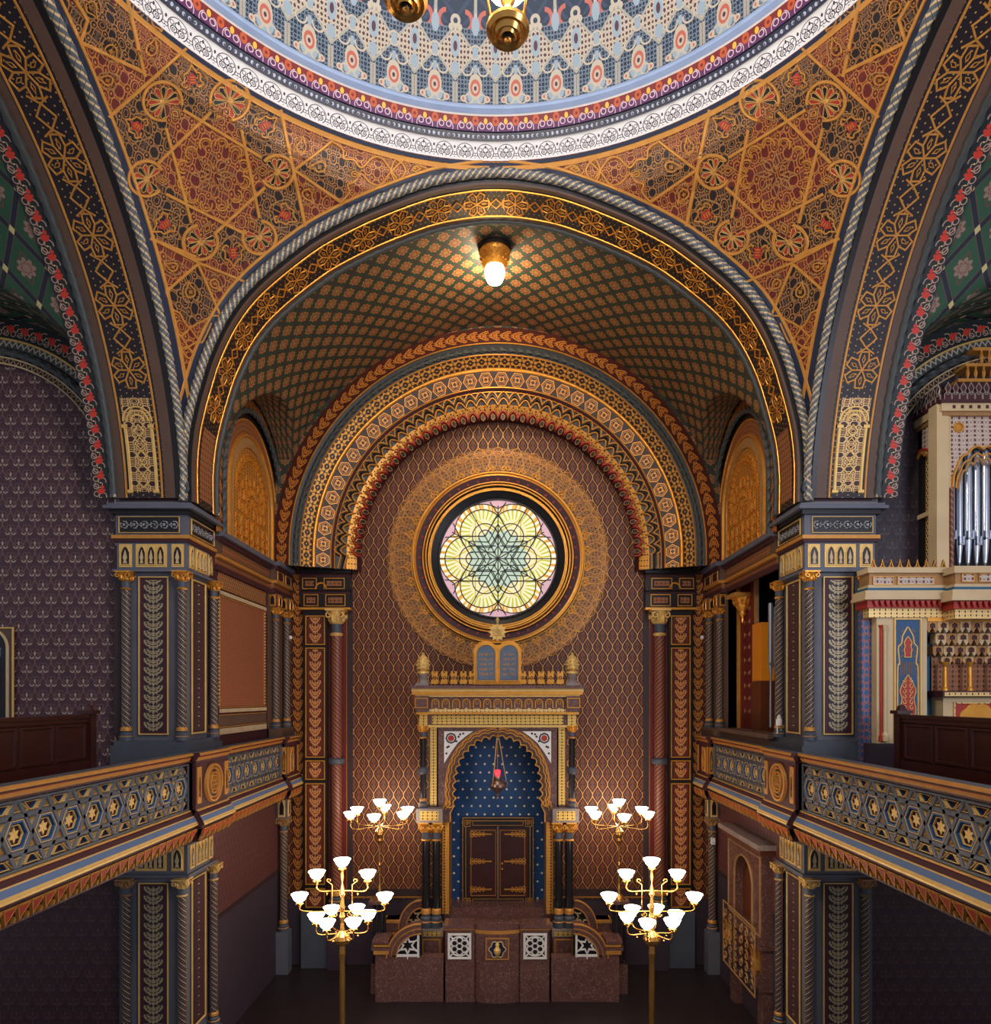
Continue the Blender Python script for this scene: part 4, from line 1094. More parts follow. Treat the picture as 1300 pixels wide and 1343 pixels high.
# ============================================================ galleries
def profile(mb,X0,y0,y1,prof,cap=True):
    for i in range(len(prof)-1):
        c0,z0,m_=prof[i]; c1,z1,_=prof[i+1]
        mb.face([Vector((X0+c0,y0,Z(z0))),Vector((X0+c0,y1,Z(z0))),Vector((X0+c1,y1,Z(z1))),Vector((X0+c1,y0,Z(z1)))],[(y0,z0),(y1,z0),(y1,z1),(y0,z1)],m_)
    if cap:
        for y in (y0,y1):
            q=[(c,Z(z)) for c,z,_ in prof]
            for tr in tessellate_polygon([[Vector((p[0],p[1],0)) for p in q]]): mb.face([Vector((X0+q[i][0],y,q[i][1])) for i in tr],None,3)
RAIL=[(-.14,-.97,3),(-.14,-.87,4),(.05,-.87,0),(.07,-.885,0),(.07,-.915,1),(.045,-.92,1),(.045,-.935,2),(.03,-.95,0),(.03,-.975,5),(.01,-.98,0),(.01,-1.0,3),(0,-1.03,3)]
MOULD=[(0,-1.77,5),(.03,-1.78,0),(.03,-1.795,3),(.05,-1.81,3),(.07,-1.86,5),(.08,-1.875,6),(.12,-1.945,5),(.13,-1.975,5),(.14,-1.98,5),(.14,-2.005,3),(.10,-2.02,3),(.09,-2.07,3),(-.1,-2.07,3)]
RM=lambda:[M['goldpaint'],M['black'],M['red'],M['maroon'],M['slate'],M['goldpale'],M['railblue']]
def hexgrid(mb,F,a0,a1,b0,b1,e=.215):
    "interlaced hexagon strapwork between two borders: 0 back 1 strap 2 gold edge 3 blue 4 rust rosette"
    mb.face([F(a0,b0,-.09),F(a1,b0,-.09),F(a1,b1,-.09),F(a0,b1,-.09)],None,0)
    bm=(b0+b1)/2; hh=e*.866; P2=2*e; n=int((a1-a0)/P2+.5); P2=(a1-a0)/n; e=P2/2; H=(b1-b0)/2
    def strap(p,q,w=.056):
        mb.strip([p,q],F,w*1.6,.066,mi=2,c=-.075); mb.strip([p,q],F,w*1.2,.012,mi=1,c=-.006)
    def clip(p,q):
        "clip segment to the panel rectangle"
        t0,t1=0,1
        for (x,dx,lo,hi) in ((p[0],q[0]-p[0],a0,a1),(p[1],q[1]-p[1],b0,b1)):
            if abs(dx)<1e-9: continue
            u,v=(lo-x)/dx,(hi-x)/dx
            if u>v: u,v=v,u
            t0=max(t0,u); t1=min(t1,v)
        if t1<=t0+.02: return None
        return ((p[0]+(q[0]-p[0])*t0,p[1]+(q[1]-p[1])*t0),(p[0]+(q[0]-p[0])*t1,p[1]+(q[1]-p[1])*t1))
    strap((a0,bm+hh),(a1,bm+hh)); strap((a0,bm-hh),(a1,bm-hh))
    sl=H/1.732
    for i in range(-1,n+2):
        c=a0+P2*i
        for x0 in (c,):
            # kagome diagonals pass between hexagons at mid height
            for sg in (1,-1):
                k=clip((x0-sg*sl,bm-H),(x0+sg*sl,bm+H))
                if k: strap(*k)
        h=c+P2/2
        if a0<h<a1:
            q=lambda r,rot=0:[(h+r*cos(math.radians(60*j+rot)),bm+r*sin(math.radians(60*j+rot))) for j in range(6)]
            mb.strip(q(e*.70),F,.035,.05,True,mi=3,c=-.05); mb.strip(q(e*.78),F,.012,.02,True,mi=2,c=-.02); mb.strip(q(e*.52),F,.012,.02,True,mi=2,c=-.04)
            mb.prism(q(e*.44),F,-.09,-.06,4)
            for j in range(6):
                t=math.radians(60*j+30); mb.prism([(h,bm),(h+e*.2*cos(t-.5),bm+e*.2*sin(t-.5)),(h+e*.38*cos(t),bm+e*.38*sin(t)),(h+e*.2*cos(t+.5),bm+e*.2*sin(t+.5))],F,-.06,-.035,2)
        # trapezoid coffers above and below
        for sg in (1,-1):
            tb=bm+sg*(hh+.05); tt=bm+sg*(H-.03)
            for cc,inv in ((c,1),(c+P2/2,-1)):
                if a0+.1<cc<a1-.1:
                    wb=(e*.28 if inv>0 else e*.72); wt=(e*.72 if inv>0 else e*.28)
                    if inv>0: wb,wt=.02+e*.05,e*.5
                    else: wb,wt=e*.72,e*.30
                    z_=[(cc-wb,tb),(cc+wb,tb),(cc+wt,tt),(cc-wt,tt)]
                    mb.strip(z_,F,.022,.04,True,mi=3,c=-.06); mb.strip(z_,F,.008,.02,True,mi=2,c=-.02)
    rect(mb,F,a0,a1,b0,b1,.03,.02,1)
HM=lambda:[M['woodbrown'],M['slate'],M['goldpale'],M['bluepaint'],M['woodgold']]
def teeth(mb,X0,y0,y1,p=.2):
    n=max(1,round((y1-y0)/p)); p=(y1-y0)/n; zt,zb=Z(-2.07),Z(-2.24)
    G=lambda u,v,c=0:Vector((X0+.10-(zt-v)*.35+c,u,v))
    mb.face([G(y0,zt),G(y1,zt),G(y1,zb),G(y0,zb)],None,1)
    for i in range(n):
        a=y0+i*p
        mb.prism([(a+.02,zt-.01),(a+p-.02,zt-.01),(a+p/2,zb+.03)],G,0,.03,2,0)
        mb.strip([(a+.01,zt),(a+p/2,zb+.01),(a+p-.01,zt)],G,.022,.035,mi=0)
        mb.prism([(a,zb),(a,zb+.07),(a+.03,zb+.03),(a+.03,zb)],G,0,.04,0)
    mb.strip([(y0,zt),(y1,zt)],G,.02,.02,mi=0)
    mb.box(X0-.2,X0+.05,y0,y1,Z(-2.27),Z(-2.235),3); mb.box(X0-.2,X0-.0,y0,y1,Z(-2.24),Z(-2.06),3)
TM=lambda:[M['goldpaint'],M['black'],M['red'],M['maroon']]
def gallery(lab):
    X0=-4.82; t=thing('gallery_balustrade',lab,'balustrade',(-4.9,10,Z(-2.2)))
    segs=((3.6,10.80,X0,'coffer'),(10.80,12.06,X0+.1,'roundel'),(12.06,15.25,X0+.02,'coffer'),(15.25,16.15,X0+.13,'end'))
    for y0,y1,x,k in segs:
        m=MB(); profile(m,x,y0,y1,RAIL); m.box(x-.16,x-.05,y0,y1,Z(-1.77),Z(-.95),3); m.build('handrail',RM(),t)
        m=MB(); profile(m,x,y0,y1,MOULD); m.build('moulding',RM(),t)
        m=MB(); teeth(m,x,y0,y1); m.build('corbel_frieze',TM(),t)
        F=FX(x)
        if k=='coffer': m=MB(); hexgrid(m,F,y0+.06,y1-.06,Z(-1.75),Z(-1.05)); m.build('strapwork_panel',HM(),t)
        elif k=='roundel':
            m=MB(); m.box(x-.1,x,y0,y1,Z(-1.77),Z(-1.03),1); c=(y0+y1)/2; z_=Z(-1.41)
            for a in (y0+.1,y1-.1): m.fbox(F,a-.07,a+.07,Z(-1.68),Z(-1.10),0,.02,0); minarcade(m,F,a-.06,a+.06,Z(-1.66),Z(-1.12),1,1,0,1)
            for r,w,h in ((.30,.05,.05),(.24,.03,.03),(.17,.03,.05)): m.strip(arc(c,z_,r,0,360,28)[:-1],F,w,h,True,mi=0)
            m.prism(arc(c,z_,.24,0,360,20)[:-1],F,0,.008,2)
            for j in range(6): m.strip(arc(c+.085*cos(j*PI/3),z_+.085*sin(j*PI/3),.05,0,360,8)[:-1],F,.02,.04,True,mi=0)
            m.build('roundel_panel',[M['goldpaint'],M['maroon'],M['black']],t)
        else:
            m=MB(); m.box(x-.12,x,y0,y1,Z(-1.77),Z(-1.03),1)
            m.box(x-.12,x,y1-.02,y1,Z(-1.77),Z(-1.03),1)
            minarcade(m,F,y0+.2,y0+.5,Z(-1.68),Z(-1.12),1,2,0,0)
            for a in (y0+.06,y1-.1): m.fbox(F,a-.03,a+.05,Z(-1.7),Z(-1.1),0,.02,0)
            # near face of the end block, seen from the nave
            minarcade(m,FY(y0),x-.1,x-.01,Z(-1.7),Z(-1.1),1,2,0,0)
            m.build('end_panel',[M['goldpaint'],M['maroon'],M['black']],t)
    return t
gallery('gilt and blue gallery balustrade with hexagon strapwork along the left side')
MIR=-1; gallery('gilt and blue gallery balustrade with hexagon strapwork along the right side'); MIR=1
for mir,n in ((1,'floor.001'),(-1,'floor.002')):
    MIR=mir
    a=MB(); a.box(-11.2,-4.9,3.5,11.3,Z(-2.2),Z(-1.95)); a.box(-5.06,-4.9,11.3,16.2,Z(-2.2),Z(-1.95),0); struct(n,a,M['plum'])
    a=MB(); a.box(-11.2,-6.0,3.5,11.3,Z(-1.95),Z(-1.2)); struct('trim_%d'%(23 if mir>0 else 24),a,M['plum'])
    # paper below the gallery
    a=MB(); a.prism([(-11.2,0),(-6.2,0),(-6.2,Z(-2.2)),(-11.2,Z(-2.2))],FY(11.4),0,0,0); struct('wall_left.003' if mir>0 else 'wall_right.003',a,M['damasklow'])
MIR=1
# ============================================================ chancel side walls
def chancel_side(left):
    F=FX(-5.05)
    a=MB()
    # entablature stepping along the wall
    for z0,z1,p,mi in ((2.90,2.99,.16,0),(2.82,2.90,.10,1),(2.58,2.82,.05,2),(2.52,2.58,.09,3),(2.40,2.52,.02,4),(2.30,2.40,.04,1)):
        a.box(-5.06,-5.05+p,12.3,15.1,Z(z0),Z(z1),mi); a.box(-5.06,-5.05+p+.12,15.05,16.2,Z(z0),Z(z1),mi)
    for y in (15.2,15.75): rect(a,FX(-4.88),y,y+.38,Z(2.6),Z(2.8),.02,.02,3); a.fbox(FX(-4.88),y+.05,y+.33,Z(2.64),Z(2.76),0,.02,1)
    m_=[M['greyblue'],M['maroon'],M['brown'],M['goldpaint'],M['filtan']]
    a.fbox(FX(-5.0),12.5,15.0,Z(2.62),Z(2.78),0,.005,4)
    struct('trim_%d'%(25 if left else 26),a,m_)
    if left:
        a=MB(); y0,y1=12.42,14.92
        a.fbox(F,y0,y1,Z(2.0),Z(2.28),0,.01,0); 
        for z0,z1,mi in ((1.86,1.98,1),(-.30,-.18,1),(-.52,-.32,2),(-.70,-.54,1)): a.fbox(F,y0,y1,Z(z0),Z(z1),0,.015,mi)
        a.fbox(F,y0+.08,y1-.1,Z(-.18),Z(1.86),0,.006,3)
        for z in (2.0,1.86,-.18,-.32,-.54): a.strip([(y0,Z(z)),(y1,Z(z))],F,.02,.03,mi=4)
        for k in range(34):
            y=y0+.05+k*.073
            for z,h in ((1.92,.07),(-.24,.07),(-.62,.11)): a.fbox(F,y,y+.03,Z(z)-h/2,Z(z)+h/2,.015,.03,5)
        for y in (y0+.03,y1-.05):
            for k in range(30): a.fbox(F,y,y+.03,Z(-.14+.067*k),Z(-.11+.067*k),.0,.02,5)
        a.strip([(y0+.07,Z(-.18)),(y0+.07,Z(1.86))],F,.015,.02,mi=4); a.strip([(y1-.1,Z(-.18)),(y1-.1,Z(1.86))],F,.015,.02,mi=4)
        struct('trim_27',a,[M['weave'],M['maroon'],M['brown'],M['smallred'],M['goldpaint'],M['cream']])
    lab='%s chancel wall, grey corner pilaster with two patterned colonnettes above the gallery' % ('left' if left else 'right')
    t=thing('corner_pilaster',lab,'pilaster',(-5.0,15.6,Z(-.9)))
    m=MB(); m.box(-5.06,-5.02,15.05,16.2,Z(-1.95),Z(2.3)); m.box(-5.06,-4.86,15.12,15.48,Z(2.0),Z(2.3)); m.box(-5.06,-4.82,15.78,16.2,Z(2.0),Z(2.3)); m.box(-5.06,-4.80,15.05,16.2,Z(-1.95),Z(-.68)); m.build('block',M['brown'],t)
    for F3,a_,b_ in ((FX(-4.86),15.18,15.42),(FX(-4.82),15.84,16.1),(FY(15.12),-5.03,-4.89),(FY(15.78),-5.03,-4.85)): m=MB(); minarcade(m,F3,a_,b_,Z(2.02),Z(2.28),1); m.build('niche_panel',[M['black'],M['gold'],M['black']],t)
    for x,y in ((-4.95,15.3),(-4.92,15.98)): colonnette(t,x,y,Z(-.68),Z(2.0),.075,.28,.2)
    m=MB(); m.fbox(FX(-5.02),15.58,15.64,Z(-.6),Z(2.0),0,.03); m.build('gilt_fillet',M['goldpaint'],t)
    lab='slender dark column with capital under the %s gallery end beside the ark wall'%('left' if left else 'right')
    t=thing('column',lab,'column',(-4.92,15.75,0))
    m=MB(); m.box(-5.05,-4.78,15.6,15.9,0,.95); m.build('pedestal',M['grey'],t)
    m=MB(); m.box(-5.04,-4.80,15.62,15.88,Z(-2.75),Z(-2.25)); minarcade(m,FX(-4.80),15.66,15.84,Z(-2.72),Z(-2.3),1,1,2,1); minarcade(m,FY(15.62),-5.0,-4.84,Z(-2.72),Z(-2.3),1,1,2,1); m.build('impost',[M['grey'],M['black'],M['goldpale']],t)
    colonnette(t,-4.92,15.75,.95,Z(-2.75),.085,.34,.26,cap='tan',name='shaft')
chancel_side(True); MIR=-1; chancel_side(False); MIR=1
# ============================================================ ark wall side orders
def order(lab1,lab2):
    d=16.2; X=lambda p:(p-655)*d/FL
    F=FY(16.18)
    a=MB(); panelpalm(a,F,X(386),X(400),Z(-4.55),Z(2.97),0); panelpalm(a,FY(16.17),X(457),X(465),Z(-4.6),Z(2.6),1)
    a.box(X(434),X(457),16.1,16.2,Z(-4.6),Z(2.2),2); a.strip([(X(457),Z(-4.6)),(X(457),Z(2.4))],FY(16.15),.02,.02,mi=3)
    a.fbox(F,X(465),X(655),Z(-4.68),Z(-4.5),0,.01,1); a.strip([(X(465),Z(-4.7)),(X(655),Z(-4.7))],F,.03,.03,mi=3)
    for z0,z1,p,mi in ((2.9,3.0,.16,4),(2.8,2.9,.06,5),(2.5,2.8,.1,4),(2.42,2.5,.04,5),(2.1,2.42,.1,4),(2.05,2.1,.14,3)):
        a.box(X(400)-p*.3,X(462)+p*.3,16.2-.1-p,16.2,Z(z0),Z(z1),mi)
    for px0,px1,z0,z1 in ((402,420,2.54,2.78),(430,456,2.54,2.78),(404,422,2.14,2.40),(432,457,2.14,2.40)):
        rect(a,FY(15.99),X(px0),X(px1),Z(z0),Z(z1),.025,.02,3); a.fbox(FY(15.99),X(px0)+.06,X(px1)-.06,Z(z0)+.06,Z(z1)-.06,0,.015,6)
    a.strip(arc(X(426),Z(2.55),.12,180,0,10),FY(15.99),.04,.03,mi=3)
    struct('trim_%d'%(28 if MIR>0 else 29),a,[M['palmorange'],M['zigborder'],M['darkred'],M['gold'],M['black'],M['maroon'],M['filtan']])
    t=thing('pilaster',lab1,'pilaster',(X(418),16.1,.0))
    m=MB(); m.box(X(402),X(434),16.02,16.2,Z(-5.0),Z(2.05)); m.build('shaft',M['black'],t)
    for p0,p1 in ((808,845),(850,993),(998,1022),(1028,1160),(1166,1190)):
        m=MB(); z1,z0=PZ(p0,16),PZ(p1,16); F_=FY(16.015); panelpalm(m,F_,X(408),X(428),z0+.03,z1-.03,0,None,1,.006); rect(m,F_,X(406),X(430),z0,z1,.035,.02,1)
        m.build('leaf_panel',[M['palmred'],M['gold']],t)
    m=MB(); m.box(X(400),X(436),15.98,16.2,0,Z(-5.0)); m.build('plinth',M['slate'],t)
    t=thing('engaged_column',lab2,'column',(X(446),16.0,0))
    m=MB(); m.box(X(436),X(456),15.85,16.15,0,Z(-4.8)); m.build('plinth',M['plum'],t)
    c=colonnette(t,X(446),15.98,Z(-4.8),Z(2.05),.125,.62,.3,'shaftred','goldpale',name='shaft',mid=PZ(998,16))
order('black framed pilaster with red leaf panels left of the ark, beside the gallery end','tall dark red patterned column with gilt capital left of the ark')
MIR=-1; order('black framed pilaster with red leaf panels right of the ark, beside the gallery end','tall dark red patterned column with gilt capital right of the ark'); MIR=1
# ============================================================ the ark
def ark():
    d=15.0; s=d/FL; x=lambda o,dd=d:o*dd/FL; z=lambda p,dd=d:PZ(p,dd)
    t=thing('torah_ark','marble and gilt ark with blue starry niche and dark double doors against the back wall','ark',(0,15.4,0))
    F=FY(15.0)
    # niche
    m=MB(); m.face([Vector((-1.2,15.92,z(1200))),Vector((1.2,15.92,z(1200))),Vector((1.2,15.92,z(950))),Vector((-1.2,15.92,z(950)))],[(-1.2,0),(1.2,0),(1.2,4.2),(-1.2,4.2)],0)
    for sg in (-1,1): m.box(sg*1.2,sg*1.24,15.2,15.94,z(1200),z(950),1)
    m.box(-1.24,1.24,15.2,15.94,z(950),z(948),1)
    m.build('niche',[M['starblue'],M['navy']],t,label='deep blue niche back sown with small gold stars')
    # scalloped arch wall
    base=catmull([(0,966),(14,968),(27,973),(38,982),(47,994),(53,1008),(56,1023),(57,1038),(56,1050),(58,1058),(62,1066)],4)
    cv=Curve([(x(o),z(p)) for o,p in base]); nl=11; lob=[]
    L0=cv.len*.93
    for i in range(nl):
        for j in range(6): 
            u=(i+j/6)/nl*L0; lob.append(cv.at(u, -.055*0+ (.07*abs(sin(PI*j/6))-.03)*1))
    lob+= [cv.at(L0),cv.at(cv.len),(x(62),z(1078))]
    if lob[3][1]<cv.at(L0/nl/2)[1]: lob=[cv.at((i+j/6)/nl*L0,-(.07*abs(sin(PI*j/6))-.03)) for i in range(nl) for j in range(6)]+[cv.at(L0),cv.at(cv.len),(x(62),z(1078))]
    lob[0]=(0,lob[0][1])
    for sg in (-1,1):
        m=MB(); poly=[(0,z(953)),(x(80),z(953)),(x(80),z(1078))]+lob[::-1]
        m.prism([(sg*p[0],p[1]) for p in poly],F,-.22,0,0,2)
        lb=[(sg*p[0],p[1]) for p in lob]
        m.strip(lb,F,.03,.03,mi=1)
        for o,w,mi in ((.09,.03,1),(.045,.04,2),(.15,.035,1),(.20,.02,1)):
            c2=Curve(lob[:-1]); k=[(p[0]+n_[0]*o*q,p[1]+n_[1]*o*q) for p,n_ in zip(c2.p,c2.nn) for q in (-1 if False else 1,)]
            c3=[cv.at(cv.len*i/70,(o if cvn else -o)+(.035*abs(sin(PI*nl*i/70/.93)) if o<.18 else 0)*(1 if cvn else -1)) for i in range(71) for cvn in (CVN,)]
            m.strip([(sg*p[0],p[1]) for p in c3],F,w,.03,mi=mi)
        m.strip(spiral(sg*x(64),z(1054),.10,.03,0,400*sg,14),F,.03,.04,mi=1)
        m.build('scalloped_arch',[M['marble'],M['gold'],M['brown']],t)
        # pierced white spandrel
        m=MB(); T=[(x(70),z(959)),(x(32),z(959)),(x(41),z(965)),(x(52),z(974)),(x(62),z(988)),(x(70),z(1001))]
        m.prism([(sg*a,b) for a,b in T],F,.02,.035,0); c=(sg*x(61),z(968)); 
        m.strip(arc(c[0],c[1],.105,0,360,8)[:-1],F,.03,.02,True,mi=1,c=.035); m.prism(arc(c[0],c[1],.07,0,360,8)[:-1],F,.035,.045,2)
        for (o,p) in ((49,963),(45,962),(54,972),(66,980),(67,988),(64,979),(51,966)): m.prism([(sg*x(o)+a*.03,z(p)+b*.03) for a,b in ((0,1),(1,0),(0,-1),(-1,0))],F,.035,.04,1)
        m.build('pierced_spandrel',[M['white'],M['black'],M['red']],t,label='white pierced corner panel')
        # side wall, band strip
        m=MB(); m.box(sg*x(78),sg*x(91),15.0,16.15,z(1058),z(950),0); m.build('side_wall',M['marble'],t)
        m=MB(); m.fbox(FY(14.99),sg*x(84)-.07,sg*x(84)+.07,z(1056),z(953),0,.02,0); m.build('gilt_band',M['filgreen'],t)
        # upper colonnette on its block
        colonnette(t,sg*x(97),14.92,z(1058),z(950),.068,.3,.2,'bmarble','gold',name='upper_column',mid=z(1010))
        m=MB(); m.box(sg*x(71),sg*x(105),14.72,15.25,z(1076),z(1058),0); m.fbox(FY(14.72),sg*x(88)-.2,sg*x(88)+.2,z(1073),z(1061),0,.015,1); m.build('impost_block',[M['marblelt'],M['filgreen']],t)
        for o in (79.5,93): colonnette(t,sg*x(o),14.86,z(1213),z(1076),.088,.42,.42,'bmarble','gold',name='column')
        m=MB(); m.box(sg*x(64),sg*x(73),15.05,15.9,z(1200),z(1078),0); m.build('jamb',M['filgold'],t)
        m=MB(); m.box(sg*x(70),sg*x(101),14.68,15.2,z(1222),z(1213),0); m.fbox(FY(14.68),sg*x(86)-.22,sg*x(86)+.22,z(1221),z(1215),0,.01,1); m.box(sg*x(71),sg*x(99),14.7,15.2,0,z(1222),2); rect(m,FY(14.7),*sorted((sg*x(74),sg*x(96))),z(1300),z(1226),.03,.02,3); m.build('pedestal',[M['marblelt'],M['filgreen'],M['marble'],M['gold']],t)
        # finial on the cornice
        fi=MB(); X_=sg*x(98,14.8); zb=PZ(899,14.8); fi.box(X_-.14,X_+.14,14.68,14.95,zb,zb+.05,1); fi.lathe([(.13,.05),(.09,.12),(.12,.24),(.14,.26),(.13,.30),(.08,.32),(.13,.38),(.135,.48),(.10,.58),(.05,.65),(.03,.66),(.04,.69),(.0,.72)],(X_,14.82,zb),10,0,mf=lambda k:1 if k<2 else 0)
        for k in range(10):
            tt=2*PI*k/10
            for zz,rr in ((.36,.125),(.44,.14),(.52,.12),(.59,.08)): fi.lathe([(0,-.03),(.022,0),(0,.035)],(X_+rr*cos(tt),14.82+rr*sin(tt),zb+zz),4)
        fi.build('finial',[M['goldpale'],M['marblelt']],t,True)
        for k,o in enumerate((33,44.5,57,69.5,82)):
            m=MB(); X_=sg*x(o,14.8); G=FY(14.72); b=PZ(897,14.8); q=[(-.075,0),(.075,0),(.075,.08),(.04,.11),(.065,.17),(.065,.27),(.02,.27),(.02,.23),(-.02,.23),(-.02,.27),(-.065,.27),(-.065,.17),(-.04,.11),(-.075,.08)]
            m.prism([(X_+a_,b+c_) for a_,c_ in q],G,-.05,.0,0,back=True); m.strip(arc(X_,b+.13,.03,0,360,6)[:-1],G,.015,.02,True,mi=1)
            m.build('cresting_merlon',[M['gold'],M['maroon']],t)
    # entablature
    m=MB()
    for p0,p1,h,y0,mi in ((899,903,116,14.5,0),(903,907,113,14.56,1),(907,911,112,14.58,2),(911,914,108,14.64,1),(914,930,104,14.74,0),(930,934,106,14.70,3),(934,937,107,14.68,2),(937,951,101,14.86,0),(951,954,101,14.84,1)):
        m.box(-x(h,y0),x(h,y0),y0,16.15,PZ(p1,y0),PZ(p0,y0),mi)
    e=FY(14.73)
    for k in range(13):
        c=(k-6)*.222; zb=PZ(930,14.74); q=[(c-.075,zb+.02),(c-.075,zb+.12)]+arc(c,zb+.14,.075,180,0,8)+[(c+.075,zb+.12),(c+.075,zb+.02)]
        m.strip(q,e,.03,.03,mi=2); m.strip(arc(c,zb+.14,.035,0,360,7)[:-1],e,.016,.02,True,mi=2)
        m.prism([(c-.11,zb-.02),(c,zb+.03),(c+.11,zb-.02),(c,zb-.0)],e,0,.02,3)
    for sg in (-1,1):
        rect(m,FY(14.62),*sorted((sg*x(108,14.6),sg*x(92,14.6))),PZ(928,14.6),PZ(916,14.6),.025,.02,2); m.box(sg*x(90,14.6),sg*x(108,14.6),14.63,14.8,PZ(933,14.6),PZ(913,14.6),0)
    m.build('entablature',[M['marble'],M['goldpale'],M['gold'],M['filpale']],t)
    m=MB(); m.fbox(FY(14.85),-x(86,14.85),x(86,14.85),PZ(950,14.85),PZ(938,14.85),0,.02,0)
    for sg in (-1,1): m.box(sg*x(92,14.8),sg*x(103,14.8),14.8,15.1,PZ(952,14.8),PZ(936,14.8),0)
    m.build('gilt_frieze',M['filgreen'],t)
    m=MB(); m.box(-x(91),x(91),15.25,16.15,z(960),z(905),0); m.box(-x(84),x(84),14.98,15.3,z(956),z(950),0); m.build('core',M['marble'],t)
    # tablets
    dd=14.66; G=FY(dd); X=lambda o:o*dd/FL; tb=PZ(897,dd)
    fr_=MB(); 
    def tab(c,w,top,bot,n=14): return [(c-w,bot),(c+w,bot)]+arc(c,top,w,0,180,n)
    r=X(15.8); o=[(-X(31),tb),(X(31),tb)]+arc(X(15.4),PZ(856,dd),r,0,140,12)+arc(-X(15.4),PZ(856,dd),r,40,180,12)
    fr_.prism(o,G,-.12,0,0,back=True); rect(fr_,G,-X(31),X(31),tb,tb+.03,.03,.02,0)
    for sg in (-1,1): fr_.strip(tab(sg*X(15),X(12.6),PZ(858,dd),PZ(893,dd)),G,.03,.035,True,mi=0)
    tf=fr_.build('tablet_frame',M['gold'],t)
    LIN=[['אנכי ה','לא יהיה','לא תשא','זכור את','כבד את'],['לא תרצח','לא תנאף','לא תגנב','לא תענה','לא תחמד']]
    for k,sg in enumerate((1,-1)):
        m=MB(); m.prism(tab(sg*X(15),X(11.6),PZ(858,dd),PZ(892,dd)),G,0,.012,0); tt=m.build('tablet',M['slateglass'],tf,label='dark slate tablet with gilt writing')
        for i,l in enumerate(LIN[k]):
            cu=bpy.data.curves.new('lettering','FONT'); cu.body=l[::-1]; cu.align_x='CENTER'; cu.size=.082; cu.extrude=.002; cu.resolution_u=2
            o=bpy.data.objects.new('tmp',cu); COL.objects.link(o); bpy.context.view_layer.update()
            me=bpy.data.meshes.new_from_object(o.evaluated_get(bpy.context.evaluated_depsgraph_get())); bpy.data.objects.remove(o)
            if len(me.vertices)==0: continue
            me.materials.clear(); me.materials.append(M['gold']); q=MB()
            for f in me.polygons:
                pts=[me.vertices[j].co for j in f.vertices]; q.face([G(sg*X(15)+p.x,PZ(860,dd)-i*.105+p.y,.016+p.z) for p in pts],[(0,0)]*len(pts))
            q.build('lettering',M['gold'],tt)
    st=MB(); c=(0,PZ(829,dd)); q=[]
    for i in range(24): rr=.2 if i%2==0 else .145; q.append((rr*sin(i*PI/12),c[1]+rr*cos(i*PI/12)))
    st.prism(q,G,-.05,0,0,back=True)
    for rot in (0,60): st.strip([(.13*sin(math.radians(120*i+rot)),c[1]+.13*cos(math.radians(120*i+rot))) for i in range(3)],G,.022,.03,True)
    for i in range(6): st.strip([c,(.11*sin(i*PI/3),c[1]+.11*cos(i*PI/3))],G,.014,.02)
    for i in range(3): st.prism([(.12*cos(i*2*PI/3+a_)*.3,c[1]+.12*sin(i*2*PI/3+a_)*.3) for a_ in (0,1,2)],G,0,.01,1)
    st.lathe([(.03,0),(.02,.04),(.045,.07),(.02,.1),(.02,.12),(0,.16)],(0,dd-.02,c[1]+.19),8)
    st.build('star_crown',[M['goldpale'],M['maroon']],t)
    # doors
    dd=15.86; G=FY(dd); X=lambda o:o*dd/FL; zz=lambda p:PZ(p,dd)
    m=MB(); m.fbox(G,X(-46),X(46),zz(1188),zz(1072),0,.05,0)
    for a_,b_,w in ((46,0,.02),(42,4,.015)): rect(m,G,X(-a_),X(a_),zz(1188-b_),zz(1072+b_),w,.02,1,.05)
    for sx in (-1,1):
        for p in (1079,1181): m.fbox(G,X(sx*40)-.07,X(sx*40)+.07,zz(p)-.07,zz(p)+.07,.05,.075,0); rect(m,G,X(sx*40)-.07,X(sx*40)+.07,zz(p)-.07,zz(p)+.07,.015,.02,1,.075); m.strip(spiral(X(sx*40),zz(p),.05,.01,0,500,14),G,.014,.02,mi=1,c=.075)
    for p in (1079,1181): rect(m,G,X(-33),X(33),zz(p)-.05,zz(p)+.05,.012,.015,1,.05)
    m.build('door_frame',[M['black'],M['gold']],t)
    for sg in (-1,1):
        m=MB(); m.fbox(G,*sorted((X(.6*sg),X(39*sg))),zz(1176),zz(1085),.04,.085,0); dr=m.build('door',M['wood'],t)
        m=MB(); rect(m,G,*sorted((X(3*sg),X(35*sg))),zz(1173),zz(1088),.012,.012,0,.085); m.build('gilt_line',M['gold'],dr)
        for p in (1093,1128.5,1165):
            m=MB(); b=zz(p); m.strip([(X(36*sg),b),(X(8*sg),b)],G,.035,.03,mi=0,c=.085)
            for k in range(4):
                u=X((34-k*5)*sg)
                for v in (-1,1): m.strip(arc(u,b+v*.035*(1-k*.12),.035*(1-k*.12),0,360,8)[:-1],G,.018,.02,True,mi=0,c=.085)
            m.build('hinge_strap',M['gold'],dr)
        if sg>0:
            m=MB(); 
            for p in (1131,1138): m.lathe([(0,0),(.02,.01),(.028,.03),(.015,.05),(0,.055)],(X(5.5),dd-.09,zz(p)),8,ax=lambda a_,b_,c_:Vector((a_,-c_,b_)))
            m.build('knob',M['gold'],dr,True)
    m=MB(); m.box(-.02,.02,dd-.12,dd-.08,zz(1178),zz(1083)); m.build('astragal',M['oldsilver'],t)
    m=MB(); m.box(-x(72),x(72),15.3,16.15,0,PZ(1190,15.3)); m.box(-x(72),x(72),15.75,16.15,0,PZ(1186,15.75)); m.build('marble_base',M['marble'],t)
    return t
CVN=True
